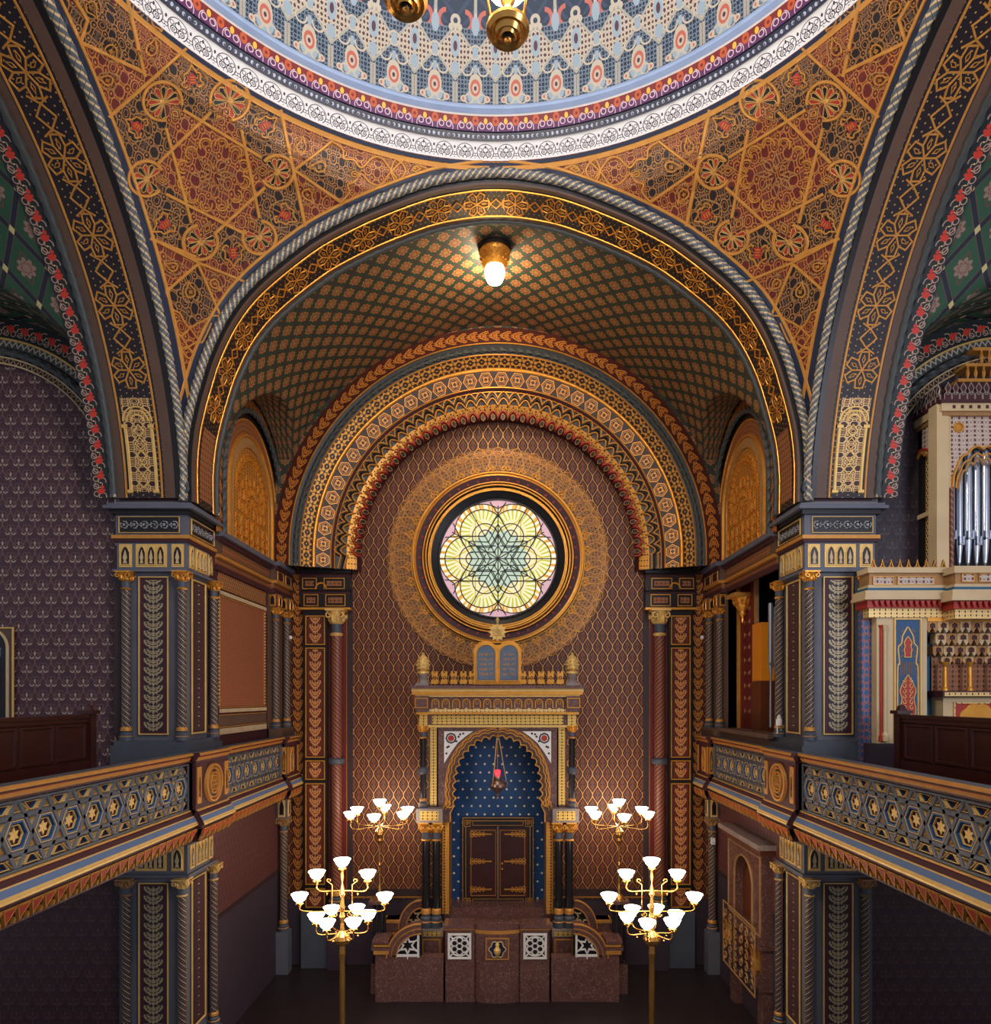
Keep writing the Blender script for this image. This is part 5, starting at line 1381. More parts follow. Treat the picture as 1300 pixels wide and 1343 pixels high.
_t=Curve([(0,1.0),(.5,.9),(1,.4)]); CVN = _t.at(.3,.1)[1]>_t.at(.3,0)[1]
ark()
# hanging eternal lamp
def eternal():
    d=14.75; c=Vector((0,d,0)); z=lambda p:PZ(p,d)
    t=thing('eternal_lamp','small chased silver lamp with red glass hanging on chains in the ark arch','lamp',(0,d,z(1030)))
    m=MB(); m.lathe([(0,-.30),(.03,-.28),(.02,-.24),(.045,-.22),(.02,-.19),(.05,-.15),(.11,-.10),(.165,-.03),(.175,.03),(.13,.10),(.08,.13),(.10,.16),(.09,.2),(.0,.2)],(0,d,z(1030)),16)
    for k in range(8):
        a=2*PI*k/8; m.lathe([(0,-.02),(.022,0),(0,.03)],(.17*cos(a),d+.17*sin(a),z(1030)),4)
    m.build('bowl',M['oldsilver'],t,True)
    for k in range(3):
        a=2*PI*k/3+PI/2+.5; 
        m=MB(); m.tube([Vector((.17*cos(a)+.05*cos(a)*sin(q),d+.17*sin(a)+.05*sin(a)*sin(q),z(1030)+.06*cos(q)+.03)) for q in lin(0,2*PI,10)],.012,5); m.build('handle',M['oldsilver'],t,True)
        m=MB(); p0=Vector((.19*cos(a),d+.19*sin(a),z(1030)+.08)); p1=Vector((.03*cos(a),d+.03*sin(a),z(968)))
        m.tube([p0,p1],.006,5)
        for i in range(36): q=p0+(p1-p0)*(i/36); m.lathe([(0,-.012),(.011,0),(0,.012)],q,4)
        m.build('chain',M['goldpale'],t)
    m=MB(); m.lathe([(0,0),(.05,.01),(.065,.10),(.06,.14),(0,.15)],(0,d,z(1030)+.19),10); m.build('red_glass',M['redglass'],t,True)
    m=MB(); m.tube([Vector((0,d,z(1030)+.34)),Vector((0,d,z(962)))],.006,5); m.lathe([(0,.0),(.04,.02),(.04,.05),(0,.06)],(0,d,z(968)),8); m.tube([Vector((0,d,z(965))),Vector((0,15.02,z(963)))],.02,6); m.build('suspension_rod',M['brass'],t)
eternal()
# ============================================================ marble bimah front
def parapet():
    t=thing('marble_parapet','brown marble parapet with pierced white panels and gilt lines before the ark','parapet',(0,14.2,0))
    d=14.2; x=lambda o:o*d/FL; z=lambda p:PZ(p,d); F=FY(d)
    for sg in (-1,1):
        m=MB(); m.box(sg*x(30),sg*x(68),d,d+.3,0,z(1217),0); m.box(sg*x(30),sg*x(70),d-.08,d+.34,z(1217),z(1211),0); m.box(sg*x(30),sg*x(70),d-.05,d+.3,z(1219),z(1217),1); m.build('wall',[M['marble'],M['goldpaint']],t)
        m=MB(); c=sg*x(49.5); a0,a1=c-x(14),c+x(14); zb,zt=z(1256),z(1225)
        m.fbox(F,a0,a1,zb,zt,.005,.02,1); rect(m,F,a0,a1,zb,zt,.05,.03,0,.02); zc_=(zb+zt)/2
        for k in range(6):
            an=math.radians(60*k+30); m.strip(arc(c+.12*cos(an),zc_+.12*sin(an),.065,0,360,10)[:-1],F,.03,.025,True,mi=0,c=.02)
        m.strip(arc(c,zc_,.2,0,360,20)[:-1],F,.03,.025,True,mi=0,c=.02)
        for q in ((a0,zb),(a1,zb),(a0,zt),(a1,zt)): m.strip([q,(c+(q[0]-c)*.6,zc_+(q[1]-zc_)*.6)],F,.03,.025,mi=0,c=.02)
        m.build('pierced_flower_panel',[M['white'],M['black']],t,label='white pierced panel with six petal flower')
        # outer quarter wing
        m=MB(); R=x(46); cx_=sg*x(100); zb=z(1256)
        ar=[(cx_+sg*R*cos(a_)*.98,zb+ (z(1212)-zb)*sin(a_)) for a_ in lin(0,PI/2,14)]
        ar2=[(cx_+sg*(R-.2)*cos(a_)*.98,zb+(z(1212)-zb-.2)*sin(a_)) for a_ in lin(0,PI/2,14)]
        m.prism(ar+ar2[::-1],F,-.25,0,0,back=True); m.strip(ar,F,.04,.03,mi=1); m.strip(ar2,F,.03,.03,mi=1); m.strip([( (p[0]+q[0])/2,(p[1]+q[1])/2) for p,q in zip(ar,ar2)],F,.02,.03,mi=1)
        m.box(sg*x(71),sg*x(146),d+.02,d+.25,0,zb,0); m.build('wing',[M['marble'],M['goldpaint']],t)
        m=MB(); q=[(cx_,zb)]+ar2; m.prism(q,F,-.2,-.1,1); G=FY(d+.05); m.strip(q+[(cx_,ar2[-1][1])] if False else ar2,G,.05,.05,mi=0); c=(sg*x(119),z(1240)); c=(sg*x(118),z(1241))
        st=[((.17 if i%2==0 else .085)*sin(i*PI/6)+c[0],(.17 if i%2==0 else .085)*cos(i*PI/6)+c[1]) for i in range(12)]
        m.strip(st,G,.035,.04,True,mi=0)
        for i in range(0,12,2):
            u=(st[i][0]-c[0],st[i][1]-c[1]); m.strip([st[i],(c[0]+u[0]*1.6,c[1]+u[1]*1.6)],G,.035,.04,mi=0)
        m.strip([(cx_+sg*x(4),zb),(cx_+sg*x(4),z(1222))],G,.05,.05,mi=0); m.strip([(cx_+sg*x(4),zb+.03),(cx_+sg*x(40),zb+.03)],G,.05,.05,mi=0)
        m.build('pierced_star_panel',[M['white'],M['black']],t,label='white pierced panel with six pointed star')
        # end post with steps
        m=MB(); 
        for k,(p,w) in enumerate(((1233,19),(1237,17),(1241,20),(1246,17))): m.box(sg*x(142),sg*(x(145)+x(w)),d-.05,d+.45,z(p+5),z(p),k%2)
        m.box(sg*x(143),sg*x(160),d,d+.4,0,z(1249),0); m.build('end_post',[M['marble'],M['goldpaint']],t)
        # rear wing
        D=15.3; Y=lambda o:o*D/FL; ZZ=lambda p:PZ(p,D); G=FY(D); zb=ZZ(1218)
        ar=[(sg*(Y(100)+Y(30)*cos(a_)),zb+(ZZ(1181)-zb)*sin(a_)) for a_ in lin(0,PI/2,12)]; ar2=[(sg*(Y(100)+(Y(30)-.17)*cos(a_)),zb+(ZZ(1181)-zb-.17)*sin(a_)) for a_ in lin(0,PI/2,12)]
        m=MB(); m.prism(ar+ar2[::-1],G,-.2,0,0,back=True); m.strip(ar,G,.035,.03,mi=1); m.strip(ar2,G,.03,.03,mi=1); m.box(sg*Y(128),sg*Y(147),D,D+.3,0,ZZ(1206),0); m.box(sg*Y(128),sg*Y(149),D-.04,D+.3,ZZ(1210),ZZ(1206),1); m.box(sg*Y(100),sg*Y(131),D+.02,D+.2,0,zb,0)
        m.box(sg*Y(128),sg*Y(149),D-.04,D+.3,ZZ(1226),ZZ(1223),1); m.build('rear_wing',[M['marble'],M['goldpaint']],t)
        m=MB(); m.prism([(sg*Y(99),zb)]+ar2,G,-.18,-.1,1); c=(sg*Y(111),ZZ(1203)); G2=FY(D+.05)
        st=[((.16 if i%2==0 else .08)*sin(i*PI/6)+c[0],(.16 if i%2==0 else .08)*cos(i*PI/6)+c[1]) for i in range(12)]; m.strip(st,G2,.03,.04,True,mi=0); m.strip(ar2,G2,.05,.05,mi=0)
        for i in range(0,12,2):
            u=(st[i][0]-c[0],st[i][1]-c[1]); m.strip([st[i],(c[0]+u[0]*1.5,c[1]+u[1]*1.5)],G2,.03,.04,mi=0)
        m.build('pierced_star_panel',[M['cream'],M['black']],t)
    # bowed centre
    m=MB(); R=x(34)
    fn=lambda r,dy=0:[(r*sin(a_),d+.12-r*.38*cos(a_)-dy) for a_ in lin(-PI/2,PI/2,20)]
    def bow(r,z0,z1,mi,top=False):
        q=fn(r)
        for i in range(len(q)-1): m.face([Vector((*q[i],z0)),Vector((*q[i+1],z0)),Vector((*q[i+1],z1)),Vector((*q[i],z1))],None,mi)
        if top:
            for i in range(len(q)-1): m.face([Vector((0,d+.3,z1)),Vector((*q[i],z1)),Vector((*q[i+1],z1))],None,mi)
    bow(R*.93,0,z(1222),0); bow(R,z(1222),z(1219),1); bow(R*1.02,z(1219),z(1213),0,True); bow(R*.97,z(1224),z(1222),1)
    m.box(-R,R,d+.12,d+.3,0,z(1212),0); m.build('bowed_front',[M['marble'],M['goldpaint']],t)
    m=MB(); G=FY(d-.09); rect(m,G,-x(14.5),x(14.5),z(1256),z(1229),.03,.02,1); m.fbox(G,-x(14),x(14),z(1256),z(1229),-.02,.004,0)
    m.strip([(x(10)*cos(a_)*(1+.12*cos(6*a_)),z(1243)+x(10)*sin(a_)*(1+.12*cos(6*a_))) for a_ in lin(0,2*PI,36)][:-1],G,.025,.02,True,mi=2); m.prism([(x(9.5)*cos(a_)*(1+.12*cos(6*a_)),z(1243)+x(9.5)*sin(a_)*(1+.12*cos(6*a_))) for a_ in lin(0,2*PI,30)][:-1],G,.004,.01,3)
    m.lathe([(.03,-.12),(.07,-.06),(.075,0),(.04,.05),(.03,.08),(.05,.1),(0,.16)],(0,d-.12,z(1243)),10,4); m.build('emblem_panel',[M['marble'],M['goldpaint'],M['cream'],M['navy'],M['goldpale']],t)
parapet()
# ============================================================ candelabra
def shade(parent,p,k=1.0,mat_='bulb'):
    m=MB(); m.lathe([(.035*k,0),(.075*k,.025*k),(.105*k,.06*k),(.12*k,.10*k),(.145*k,.135*k),(.14*k,.14*k),(.0,.08*k)],p,14); return m.build('glass_shade',M[mat_],parent,True,label='glowing white glass bowl')
def holder(m,p,k=1.0):
    m.lathe([(.015*k,-.1*k),(.03*k,-.085*k),(.018*k,-.07*k),(.05*k,-.05*k),(.06*k,-.02*k),(.04*k,-.005*k),(.035*k,.005*k)],p,8)
    for j in range(5):
        a=2*PI*j/5; m.lathe([(0,-.015),(.014,0),(0,.015)],(p[0]+.06*k*cos(a),p[1]+.06*k*sin(a),p[2]-.035*k),4)
def arm_path(c,r,a,zc,zt):
    u=Vector((cos(a),sin(a),0)); c=Vector(c)
    return [c+Vector((0,0,zc))]+[c+u*(r*k)+Vector((0,0,zc+(zt-zc)*h)) for k,h in catmull([(0.0,0.0),(.12,.0),(.45,-.06),(.75,-.1),(.93,.05),(1.0,.45),(1.0,1.0)],4)[1:]]
def candelabrum(name,lab,px,d,front):
    c=Vector(((px-VX)*d/FL+CX,d,0)); t=thing(name,lab,'candelabrum',c,'standing gas style candelabra around the bimah')
    s=d/FL; z=lambda p:PZ(p,d); mt='bulb' if front else 'bulb2'
    def unit(r,a,pc,pt,k=1.0):
        m=MB(); zt=z(pt)-.04; m.tube(arm_path(c,r,a,z(pc),zt-.08),.012,6); e=(c.x+r*cos(a),c.y+r*sin(a),zt+.01)
        holder(m,e,k)
        if front:
            mp=Vector((c.x+r*.6*cos(a),c.y+r*.6*sin(a),z(pc)-.03)); m.lathe([(0,-.06),(.012,-.03),(.022,-.02),(0,.0)],mp,4); 
        am=m.build('arm',M['brass'],t,True); shade(am,(e[0],e[1],zt),k,mt)
    if front:
        for k in range(6): unit(.43,math.radians(60*k+(0 if k in(0,3) else 0)+8),1224,1205)
        for sx in (0,PI): unit(.72,sx,1195,1180)
        for sx in (0,PI): unit(.43,sx,1168,1150)
        m=MB()
        for sx in (-1,1):
            m.tube([Vector((c.x+sx*(.17+q[0]),d-.01,q[1])) for q in [(a_-sx*0,b_) for a_,b_ in spiral(.045,z(1155),.012,.045,200,0 if True else 0,8)]+[( .0,z(1160)),(.0,z(1180)),(.0,z(1192))]],.009,5)
            m.tube([Vector((c.x+sx*(.17+q[0]),d-.01,q[1])) for q in spiral(-.05,z(1199),.05,.012,0,-420,14)],.009,5)
        m.build('scroll_bracket',M['brass'],t,True)
        stem=[(.02,z(1140)),(.012,z(1142)),(.03,z(1150)),(.012,z(1158)),(.045,z(1168)),(.055,z(1172)),(.025,z(1176)),(.035,z(1184)),(.05,z(1190)),(.03,z(1196)),(.05,z(1202)),(.03,z(1210)),(.045,z(1220)),(.13,z(1226)),(.15,z(1231)),(.13,z(1236)),(.05,z(1240)),(.06,z(1250)),(.045,z(1262)),(.05,z(1300)),(.045,.5),(.09,.45),(.12,.3),(.2,.2),(.24,.05),(.26,0)]
        pt=1134
    else:
        for k,a in enumerate((90,-90,150,210,30,-30)): unit(.64,math.radians(a),1084,1068)
        stem=[(.012,z(1066)),(.02,z(1072)),(.012,z(1078)),(.03,z(1084)),(.09,z(1090)),(.10,z(1094)),(.05,z(1099)),(.07,z(1102)),(.03,z(1107)),(.02,z(1112)),(.018,z(1130)),(.03,z(1134)),(.018,z(1138)),(.03,z(1160)),(.04,z(1165)),(.05,z(1172)),(.12,z(1176)),(.14,z(1178)),(.14,z(1180))]
        pt=1055
    m=MB(); m.lathe([(r,zz) for r,zz in stem[::-1]],(c.x,c.y,0),12); st=m.build('stem',M['brass'],t,True)
    m=MB(); m.tube([Vector((c.x,c.y,z(pt+20))),Vector((c.x,c.y,z(pt)-.1))],.01,6); holder(m,(c.x,c.y,z(pt)-.03)); h=m.build('top_socket',M['brass'],t,True); shade(h,(c.x,c.y,z(pt)-.04),1.0,mt)
    if not front:
        m=MB(); m.box(c.x-.2,c.x+.2,d-.2,d+.2,z(1183),z(1179)); q=MB(); q.box(c.x-.16,c.x+.16,d-.16,d+.16,0,.6); q.build('foot_block',M['marble'],t); m.build('stand_slab',M['marble'],t)
        for k in range(3):
            m=MB(); m.lathe([(.05,0),(.05,.04),(.035,.06),(.03,z(1186)-.72),(.05,z(1183)-.6)],(c.x+(k-1)*.11,d-.05*(k%2),.6),8); m.build('column',M['bmarble'],t,True)
candelabrum('candelabrum','eleven bowl brass candelabrum standing front left of the ark',449,11.6,True)
candelabrum('candelabrum','eleven bowl brass candelabrum standing front right of the ark',855,11.6,True)
candelabrum('candelabrum','seven bowl brass candelabrum on marble stand close to ark, left side',498,14.75,False)
candelabrum('candelabrum','seven bowl brass candelabrum on marble stand close to ark, right side',812,14.75,False)
# ============================================================ pews
def pew(lab,X0=-6.05,y0=4.0,y1=10.25):
    t=thing('pew',lab,'pew',(X0,y1-2,Z(-1.2)))
    m=MB(); m.box(X0-.06,X0,y0,y1,Z(-1.2),Z(-.30)); m.box(X0-.10,X0+.05,y0,y1+.02,Z(-.30),Z(-.25)); m.box(X0-.02,X0+.03,y0,y1,Z(-.36),Z(-.30)); m.box(X0-.02,X0+.04,y0,y1,Z(-1.2),Z(-.92)); m.build('back',M['wood'],t)
    m=MB(); n=8
    for k in range(n):
        a=y1-.1-(k+1)*.72; rect(m,FX(X0),a+.05,a+.67,Z(-.88),Z(-.40),.05,.025)
    m.build('panel_moulding',M['wood'],t)
    m=MB(); m.box(X0-.5,X0-.06,y0,y1,Z(-.82),Z(-.76)); m.build('seat',M['wood'],t)
    m=MB(); m.box(X0-.5,X0+.04,y1-.06,y1+.04,Z(-1.2),Z(-.55)); m.box(X0-.10,X0+.06,y1-.08,y1+.06,Z(-1.2),Z(-.20)); m.box(X0-.13,X0+.1,y1-.11,y1+.09,Z(-.24),Z(-.19)); m.lathe([(.0,.09),(.05,.07),(.08,.0)],(X0-.02,y1,Z(-.19)),8); m.build('end_post',M['wood'],t)
pew('dark panelled wooden pew on the left gallery before the damask wall')
MIR=-1; pew('dark panelled wooden pew on the right gallery before the organ'); MIR=1
# ============================================================ organ
def organ():
    d=10.8; X=lambda p:PX(p,d); z=lambda p:PZ(p,d); F=FY(d)
    t=thing('pipe_organ','cream, red and teal painted organ case with silver pipes on the right gallery','organ',(7.4,11.3,Z(-1.95)))
    R=9.6
    m=MB(); m.box(X(1150),X(1216),d,11.07,Z(-1.95),z(800),0); m.box(X(1137),X(1151),d+.15,11.07,Z(-1.95),z(800),1); m.box(X(1216),R,11.15,11.3,Z(-1.95),z(800),2)
    m.box(X(1139),X(1216),d-.03,11.07,Z(-1.95),z(975),3); m.build('console_case',[M['cream'],M['panelblue'],M['teal'],M['plum']],t)
    # painted panel
    m=MB(); a0,a1=X(1173),X(1207); ac=(a0+a1)/2; m.fbox(F,a0,a1,z(972),z(812),0,.01,0); rect(m,F,a0,a1,z(972),z(812),.03,.02,1,.01)
    q=catmull([(0,z(822)),(.08,z(834)),(.1,z(844)),(.15,z(850)),(.13,z(870)),(.16,z(880)),(.16,z(966))],4)
    for sg in (-1,1): m.strip([(ac+sg*a_,b_) for a_,b_ in q],F,.022,.015,mi=1,c=.01)
    top=[(ac+a_,b_) for a_,b_ in q[:14]]; 
    for cc,h0,h1,w in ((ac,885,955,.125),(ac,835,862,.06)):
        o=catmull([(0,z(h0)),(.5*w,z(h0+(h1-h0)*.12)),(w,z(h0+(h1-h0)*.3)),(.75*w,z(h0+(h1-h0)*.45)),(w,z(h0+(h1-h0)*.65)),(w*.8,z(h0+(h1-h0)*.85)),(w*.9,z(h1))],3)
        pl=[(cc+a_,b_) for a_,b_ in o]+[(cc-a_,b_) for a_,b_ in o[::-1]]; m.prism(pl,F,.01,.016,2); m.strip(pl,F,.014,.012,True,mi=1,c=.016)
    for k in range(9):
        p=893+k*7
        for sg in (-1,1): m.strip(spiral(ac+sg*.06,z(p),.04,.01,90,90+sg*330,8),F,.011,.012,mi=1,c=.016)
    for sg in (-1,1):
        for k in range(6): m.strip(spiral(ac+sg*.10,z(860-k*6.5),.03,.01,90,90+sg*330,7),F,.010,.01,mi=3,c=.01)
        for k in range(4): m.strip([(ac+sg*(.02+.03*k),z(868)),(ac+sg*(.02+.03*k),z(884+k))],F,.008,.01,mi=3,c=.01)
    m.build('painted_panel',[M['bluepaint'],M['goldpale'],M['red'],M['tan']],t,label='blue panel with red palmette')
    m=MB(); m.lathe([(.05,0),(.05,.1),(.03,.14),(.028,z(820)-z(972)-.1),(.05,z(820)-z(972))],(X(1160),d-.02,z(972)),10); m.build('half_column',M['cream'],t,True)
    m=MB(); m.lathe([(.035,0),(.035,.08),(.02,.1),(.02,z(820)-z(972)-.05),(.04,z(820)-z(972))],(X(1155),d-.01,z(972)),8); m.build('half_column',M['red'],t,True)
    # middle entablature: section left of the bay and the projecting bay
    m=MB()
    for p0,p1,o,mi in ((745,752,.06,0),(752,768,.02,1),(768,772,.05,0),(772,776,.08,3),(776,784,.14,0),(784,788,.16,0),(788,798,.08,4),(798,810,.03,5)):
        m.box(X(1141)-o,R,d-o,11.08,z(p1),z(p0),mi); m.box(X(1240)-o,R,d-.25-o,d,z(p1+4),z(p0+2),mi)
    for a0,a1,y in ((1144,1170,d-.02),(1176,1224,d-.02),(1246,1262,d-.27),(1268,1320,d-.27)):
        m.fbox(FY(y),X(a0),X(a1),z(767),z(757),0,.012,6); rect(m,FY(y),X(a0),X(a1),z(767),z(757),.012,.012,2,.012)
    for k in range(34):
        for y,p in ((d-.08,0),(d-.33,4)):
            x=X(1141)+k*.09
            if y<d-.2 and x<X(1238): continue
            m.prism([(x,z(789+p)),(x+.07,z(789+p)),(x+.035,z(797+p))],FY(y),0,.05,7)
    m.build('entablature',[M['cream'],M['tan'],M['gold'],M['teal'],M['red'],M['filpale'],M['filwhite'],M['red']],t)
    m=MB()
    for k in range(9):   # ogee cresting on the ledge
        c=X(1144)+k*.137; q=[(c-.065,z(750)),(c-.06,z(746)),(c-.02,z(743)),(c,z(735)),(c+.02,z(743)),(c+.06,z(746)),(c+.065,z(750))]
        m.prism(q,FY(d-.04),-.03,0,0,back=True); m.strip(q,FY(d-.04),.014,.014,mi=1); m.strip(arc(c,z(747),.03,0,180,6),FY(d-.04),.012,.012,mi=1)
    m.build('ledge_cresting',[M['maroon'],M['gold']],t)
    # upper case
    CX0=7.05; top=z(530); bot=z(745)
    m=MB(); m.box(CX0,R,11.35,11.9,bot,top,1)
    m.box(X(1228),X(1244),d-.02,d+.2,bot,top,0); m.box(CX0,CX0+.12,11.75,11.9,bot,top,0); m.box(CX0,CX0+.12,d,d+.18,bot,top,0)
    m.build('case_frame',[M['cream'],M['black']],t)
    S_=lambda a,b,c=0:Vector((CX0-c,a,b))
    m=MB(); y0,y1=d+.18,11.75; q=[(y0,z(600)),(y0,top),(y1,top),(y1,bot),(y1-.1,bot),(y1-.1,z(640))]+[((y0+y1)/2+.38*cos(a_),z(640)+.7*sin(a_)*(1+.08*abs(sin(5*a_)))) for a_ in lin(0,PI,20)]+[(y0+.1,z(640)),(y0+.1,bot),(y0,bot)]
    m.prism(q,S_,-.05,0,0); m.strip([((y0+y1)/2+.38*cos(a_),z(640)+.7*sin(a_)*(1+.08*abs(sin(5*a_)))) for a_ in lin(0,PI,40)],S_,.05,.03,mi=2); m.strip([((y0+y1)/2+.46*cos(a_),z(640)+.8*sin(a_)) for a_ in lin(0,PI,24)],S_,.04,.03,mi=1)
    rect(m,S_,y0,y1,bot,top,.04,.03,1)
    m.build('side_arch_panel',[M['filwhite'],M['red'],M['gold']],t)
    m=MB(); m.face([S_(y0,bot,-.06),S_(y1,bot,-.06),S_(y1,z(560),-.06),S_(y0,z(560),-.06)],[(0,0),(.8,0),(.8,2),(0,2)],0); m.build('honeycomb_lattice',M['honey'],t)
    m=MB(); m.fbox(S_,y0,y1,z(668),z(662),-.06,.02,0)
    for yy in (y0+.14,y1-.14): m.fbox(S_,yy-.03,yy+.03,bot,z(600),-.06,.02,0)
    m.build('mullion',M['cream'],t)
    m=MB(); G=FY(d+.02); a0,a1=X(1245),X(1335); ac=(a0+a1)/2; hw=(a1-a0)/2-.06
    lobes=[(ac+hw*cos(a_),z(640)+.62*sin(a_)*(1+.09*abs(sin(6*a_)))) for a_ in lin(PI,0,48)]
    m.prism([(a0,bot),(a0,top),(a1,top),(a1,bot),(a1-.06,bot)]+lobes[::-1]+[(a0+.06,bot)],G,-.05,0,0); m.strip(lobes,G,.04,.03,mi=1); m.strip([(ac+(hw-.06)*cos(a_),z(640)+.5*sin(a_)*(1+.12*abs(sin(6*a_)))) for a_ in lin(PI,0,48)],G,.03,.02,mi=1)
    m.strip([(ac+(hw-.10)*cos(a_),z(642)+.42*sin(a_)*(1+.2*abs(sin(8*a_)))) for a_ in lin(PI,0,60)],G,.04,.02,mi=2)
    for sx in (-1,1): m.strip(arc(ac+sx*(hw-.1),z(560),.07,0,360,12)[:-1],G,.03,.02,True,mi=1); m.prism(arc(ac+sx*(hw-.1),z(560),.05,0,360,10)[:-1],G,0,.012,1)
    m.build('front_arch_panel',[M['filwhite'],M['gold'],M['tan']],t)
    pr=MB(); pr.lathe([(.03,0),(.03,z(640)-bot)],(a0+.03,d-.02,bot),8); pr.build('candy_column',M['shaftred'],t,True)
    tops=(612,598,592,576,562,576,592,598,612)
    for k,tp in enumerate(tops):
        m=MB(); x=ac+(k-4)*.138; r=.052 if k%2==0 else .062; yb=d+.16; fz=bot+.06+.0*k; mo=z(708)+(.05 if k%2 else -.04)
        m.lathe([(.008,0),(r*.5,.05),(r,mo-fz-.02),(r,mo-fz+.1),(r,z(tp)-fz),(r*.92,z(tp)-fz+.005),(0,z(tp)-fz-.01)],(x,yb,fz),12)
        m.box(x-r*.8,x+r*.8,yb-r-.02,yb-r*.6,mo-.02,mo+.01); m.box(x-r*.8,x-r*.6,yb-r-.025,yb-r*.6,mo-.02,mo+.12); m.box(x+r*.6,x+r*.8,yb-r-.025,yb-r*.6,mo-.02,mo+.12)
        m.build('pipe',M['silver'],t,True)
    m=MB()
    for p0,p1,o,mi in ((527,531,.1,0),(531,541,.07,1),(541,546,.03,2)): m.box(CX0-o,R,d-o,12,z(p1),z(p0),mi)
    for k in range(14): m.fbox(FY(d-.07),CX0+.1+k*.13,CX0+.14+k*.13,z(538),z(534),0,.01,3)
    m.build('cornice',[M['maroon'],M['cream'],M['tan'],M['maroon']],t)
    m=MB()
    for k in range(16):
        for Fr,c,ok in ((FY(d-.08),CX0+.02+k*.12,True),(lambda a,b,cc=0:Vector((CX0-.08-cc,a,b)),d+.0+k*.12,k<9)):
            if not ok: continue
            q=[(c-.055,z(527)),(c-.055,z(520)),(c-.02,z(517)),(c-.045,z(512)),(c,z(505)),(c+.045,z(512)),(c+.02,z(517)),(c+.055,z(520)),(c+.055,z(527))]
            m.prism(q,Fr,-.03,0,0,back=True); m.strip(q,Fr,.012,.012,mi=1); m.strip(arc(c,z(519),.022,0,360,6)[:-1],Fr,.012,.012,True,mi=1)
    m.build('roof_cresting',[M['maroon'],M['marblelt']],t)
    m=MB(); b=z(520); m.box(7.5,R,11.1,11.9,b-.1,b+.35,0)
    for p,o in ((.35,.0),(.62,-.15),(.9,-.3)):
        m.box(7.45-o,R,11.05-o*.3,11.9,b+p,b+p+.05,1)
    for k in range(15): m.lathe([(.03,0),(.015,.04),(.03,.12),(.012,.2),(.03,.25)],(7.65+k*.13,11.12,b+.4),6,1)
    for k in range(12): m.lathe([(.03,0),(.015,.04),(.03,.12),(.012,.2),(.03,.25)],(7.9+k*.13,11.16,b+.68),6,1)
    m.build('upper_tier',[M['maroon'],M['goldpaint']],t)
    # stalactite canopy over the key desk
    m=MB()
    for r_,(p0,p1,y,n0) in enumerate(((815,830,d+.0,0),(830,846,d+.08,.4),(846,860,d+.17,.9),(860,870,d+.25,1.3))):
        x0=X(1218)+.1*r_; n=8-r_
        for k in range(9):
            c=x0+.06+k*.175+(r_%2)*.0875; q=[(c-.085,z(p0)),(c+.085,z(p0)),(c+.085,z(p1)+.05),(c+.05,z(p1)),(c,z(p1)+.10),(c-.05,z(p1)),(c-.085,z(p1)+.05)]
            m.prism(q,FY(y),-.14,0,0 if (k+r_)%2 else 1); q2=[(c-.05,z(p0)-.1),(c-.05,z(p0)-.04),(c,z(p0)-.01),(c+.05,z(p0)-.04),(c+.05,z(p0)-.1)]; m.strip(q2,FY(y),.012,.01,mi=2); m.prism(q2,FY(y),0,.004,3)
    m.box(X(1216),R,d-.02,11.3,z(815),z(808),2)
    m.build('stalactite_canopy',[M['cream'],M['tan'],M['gold'],M['maroon']],t)
    m=MB(); m.fbox(FY(11.12),X(1238),R,z(906),z(860),0,.01,0); m.build('desk_back',M['filtan'],t)
    for p in (1246,1279,1312):
        m=MB(); m.lathe([(.05,0),(.05,.04),(.035,.06),(.03,.38),(.06,.46)],(X(p),d+.12,z(906)),10); m.build('gilt_column',M['gold'],t,True)
    m=MB(); m.box(X(1234),R,d-.05,11.3,z(914),z(906),0); m.fbox(FY(d-.05),X(1236),R,z(913),z(908),0,.012,1); m.box(X(1240),R,d+.05,11.3,Z(-1.95),z(914),2)
    m.fbox(FY(d+.05),X(1254),X(1340),z(946),z(922),0,.01,3); rect(m,FY(d+.05),X(1254),X(1340),z(946),z(922),.03,.02,1,.01)
    m.prism([(X(1285)+.28*cos(a_)*(1+.08*abs(sin(4*a_))),z(944)+.24*sin(a_)*(1+.1*abs(sin(4*a_)))) for a_ in lin(0,PI,30)],FY(d+.05),.01,.02,4)
    m.build('key_desk',[M['maroon'],M['filpale'],M['cream'],M['red'],M['gold']],t)
organ()
# ============================================================ organ chamber beside the chancel
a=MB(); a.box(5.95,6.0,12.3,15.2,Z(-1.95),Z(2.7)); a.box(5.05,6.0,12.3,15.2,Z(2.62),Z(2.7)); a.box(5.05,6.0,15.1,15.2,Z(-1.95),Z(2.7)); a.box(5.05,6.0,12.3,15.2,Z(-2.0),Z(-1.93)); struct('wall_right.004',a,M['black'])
a=MB(); a.box(4.9,5.35,12.35,15.1,Z(-1.0),Z(-.72)); a.box(4.86,5.3,12.3,15.1,Z(-.74),Z(-.66)); struct('trim_30',a,M['brown'])
t=thing('wall_panel','dark red stencilled panel between gilt posts in the right side opening','panel',(5.35,14.8,Z(-.66)))
m=MB(); m.box(5.3,5.36,14.05,15.1,Z(-.66),Z(2.5)); m.build('board',M['darkred'],t)
m=MB(); 
m.box(5.24,5.34,14.98,15.05,Z(-.66),Z(2.5)); m.build('post',M['goldpaint'],t); m=MB(); m.box(5.26,5.34,14.0,14.05,Z(-.66),Z(2.5)); m.build('post',M['tan'],t)
m=MB(); M_=lambda a,b,c=0:Vector((5.3-c,a,b))
for k in range(9):
    for j in (-1,1): m.strip([(14.56+j*.05,Z(-.3+.27*k)),(14.56+j*.16,Z(-.25+.27*k)),(14.56+j*.16,Z(-.33+.27*k))],M_,.03,.006)
m.build('stencil',M['tan'],t)
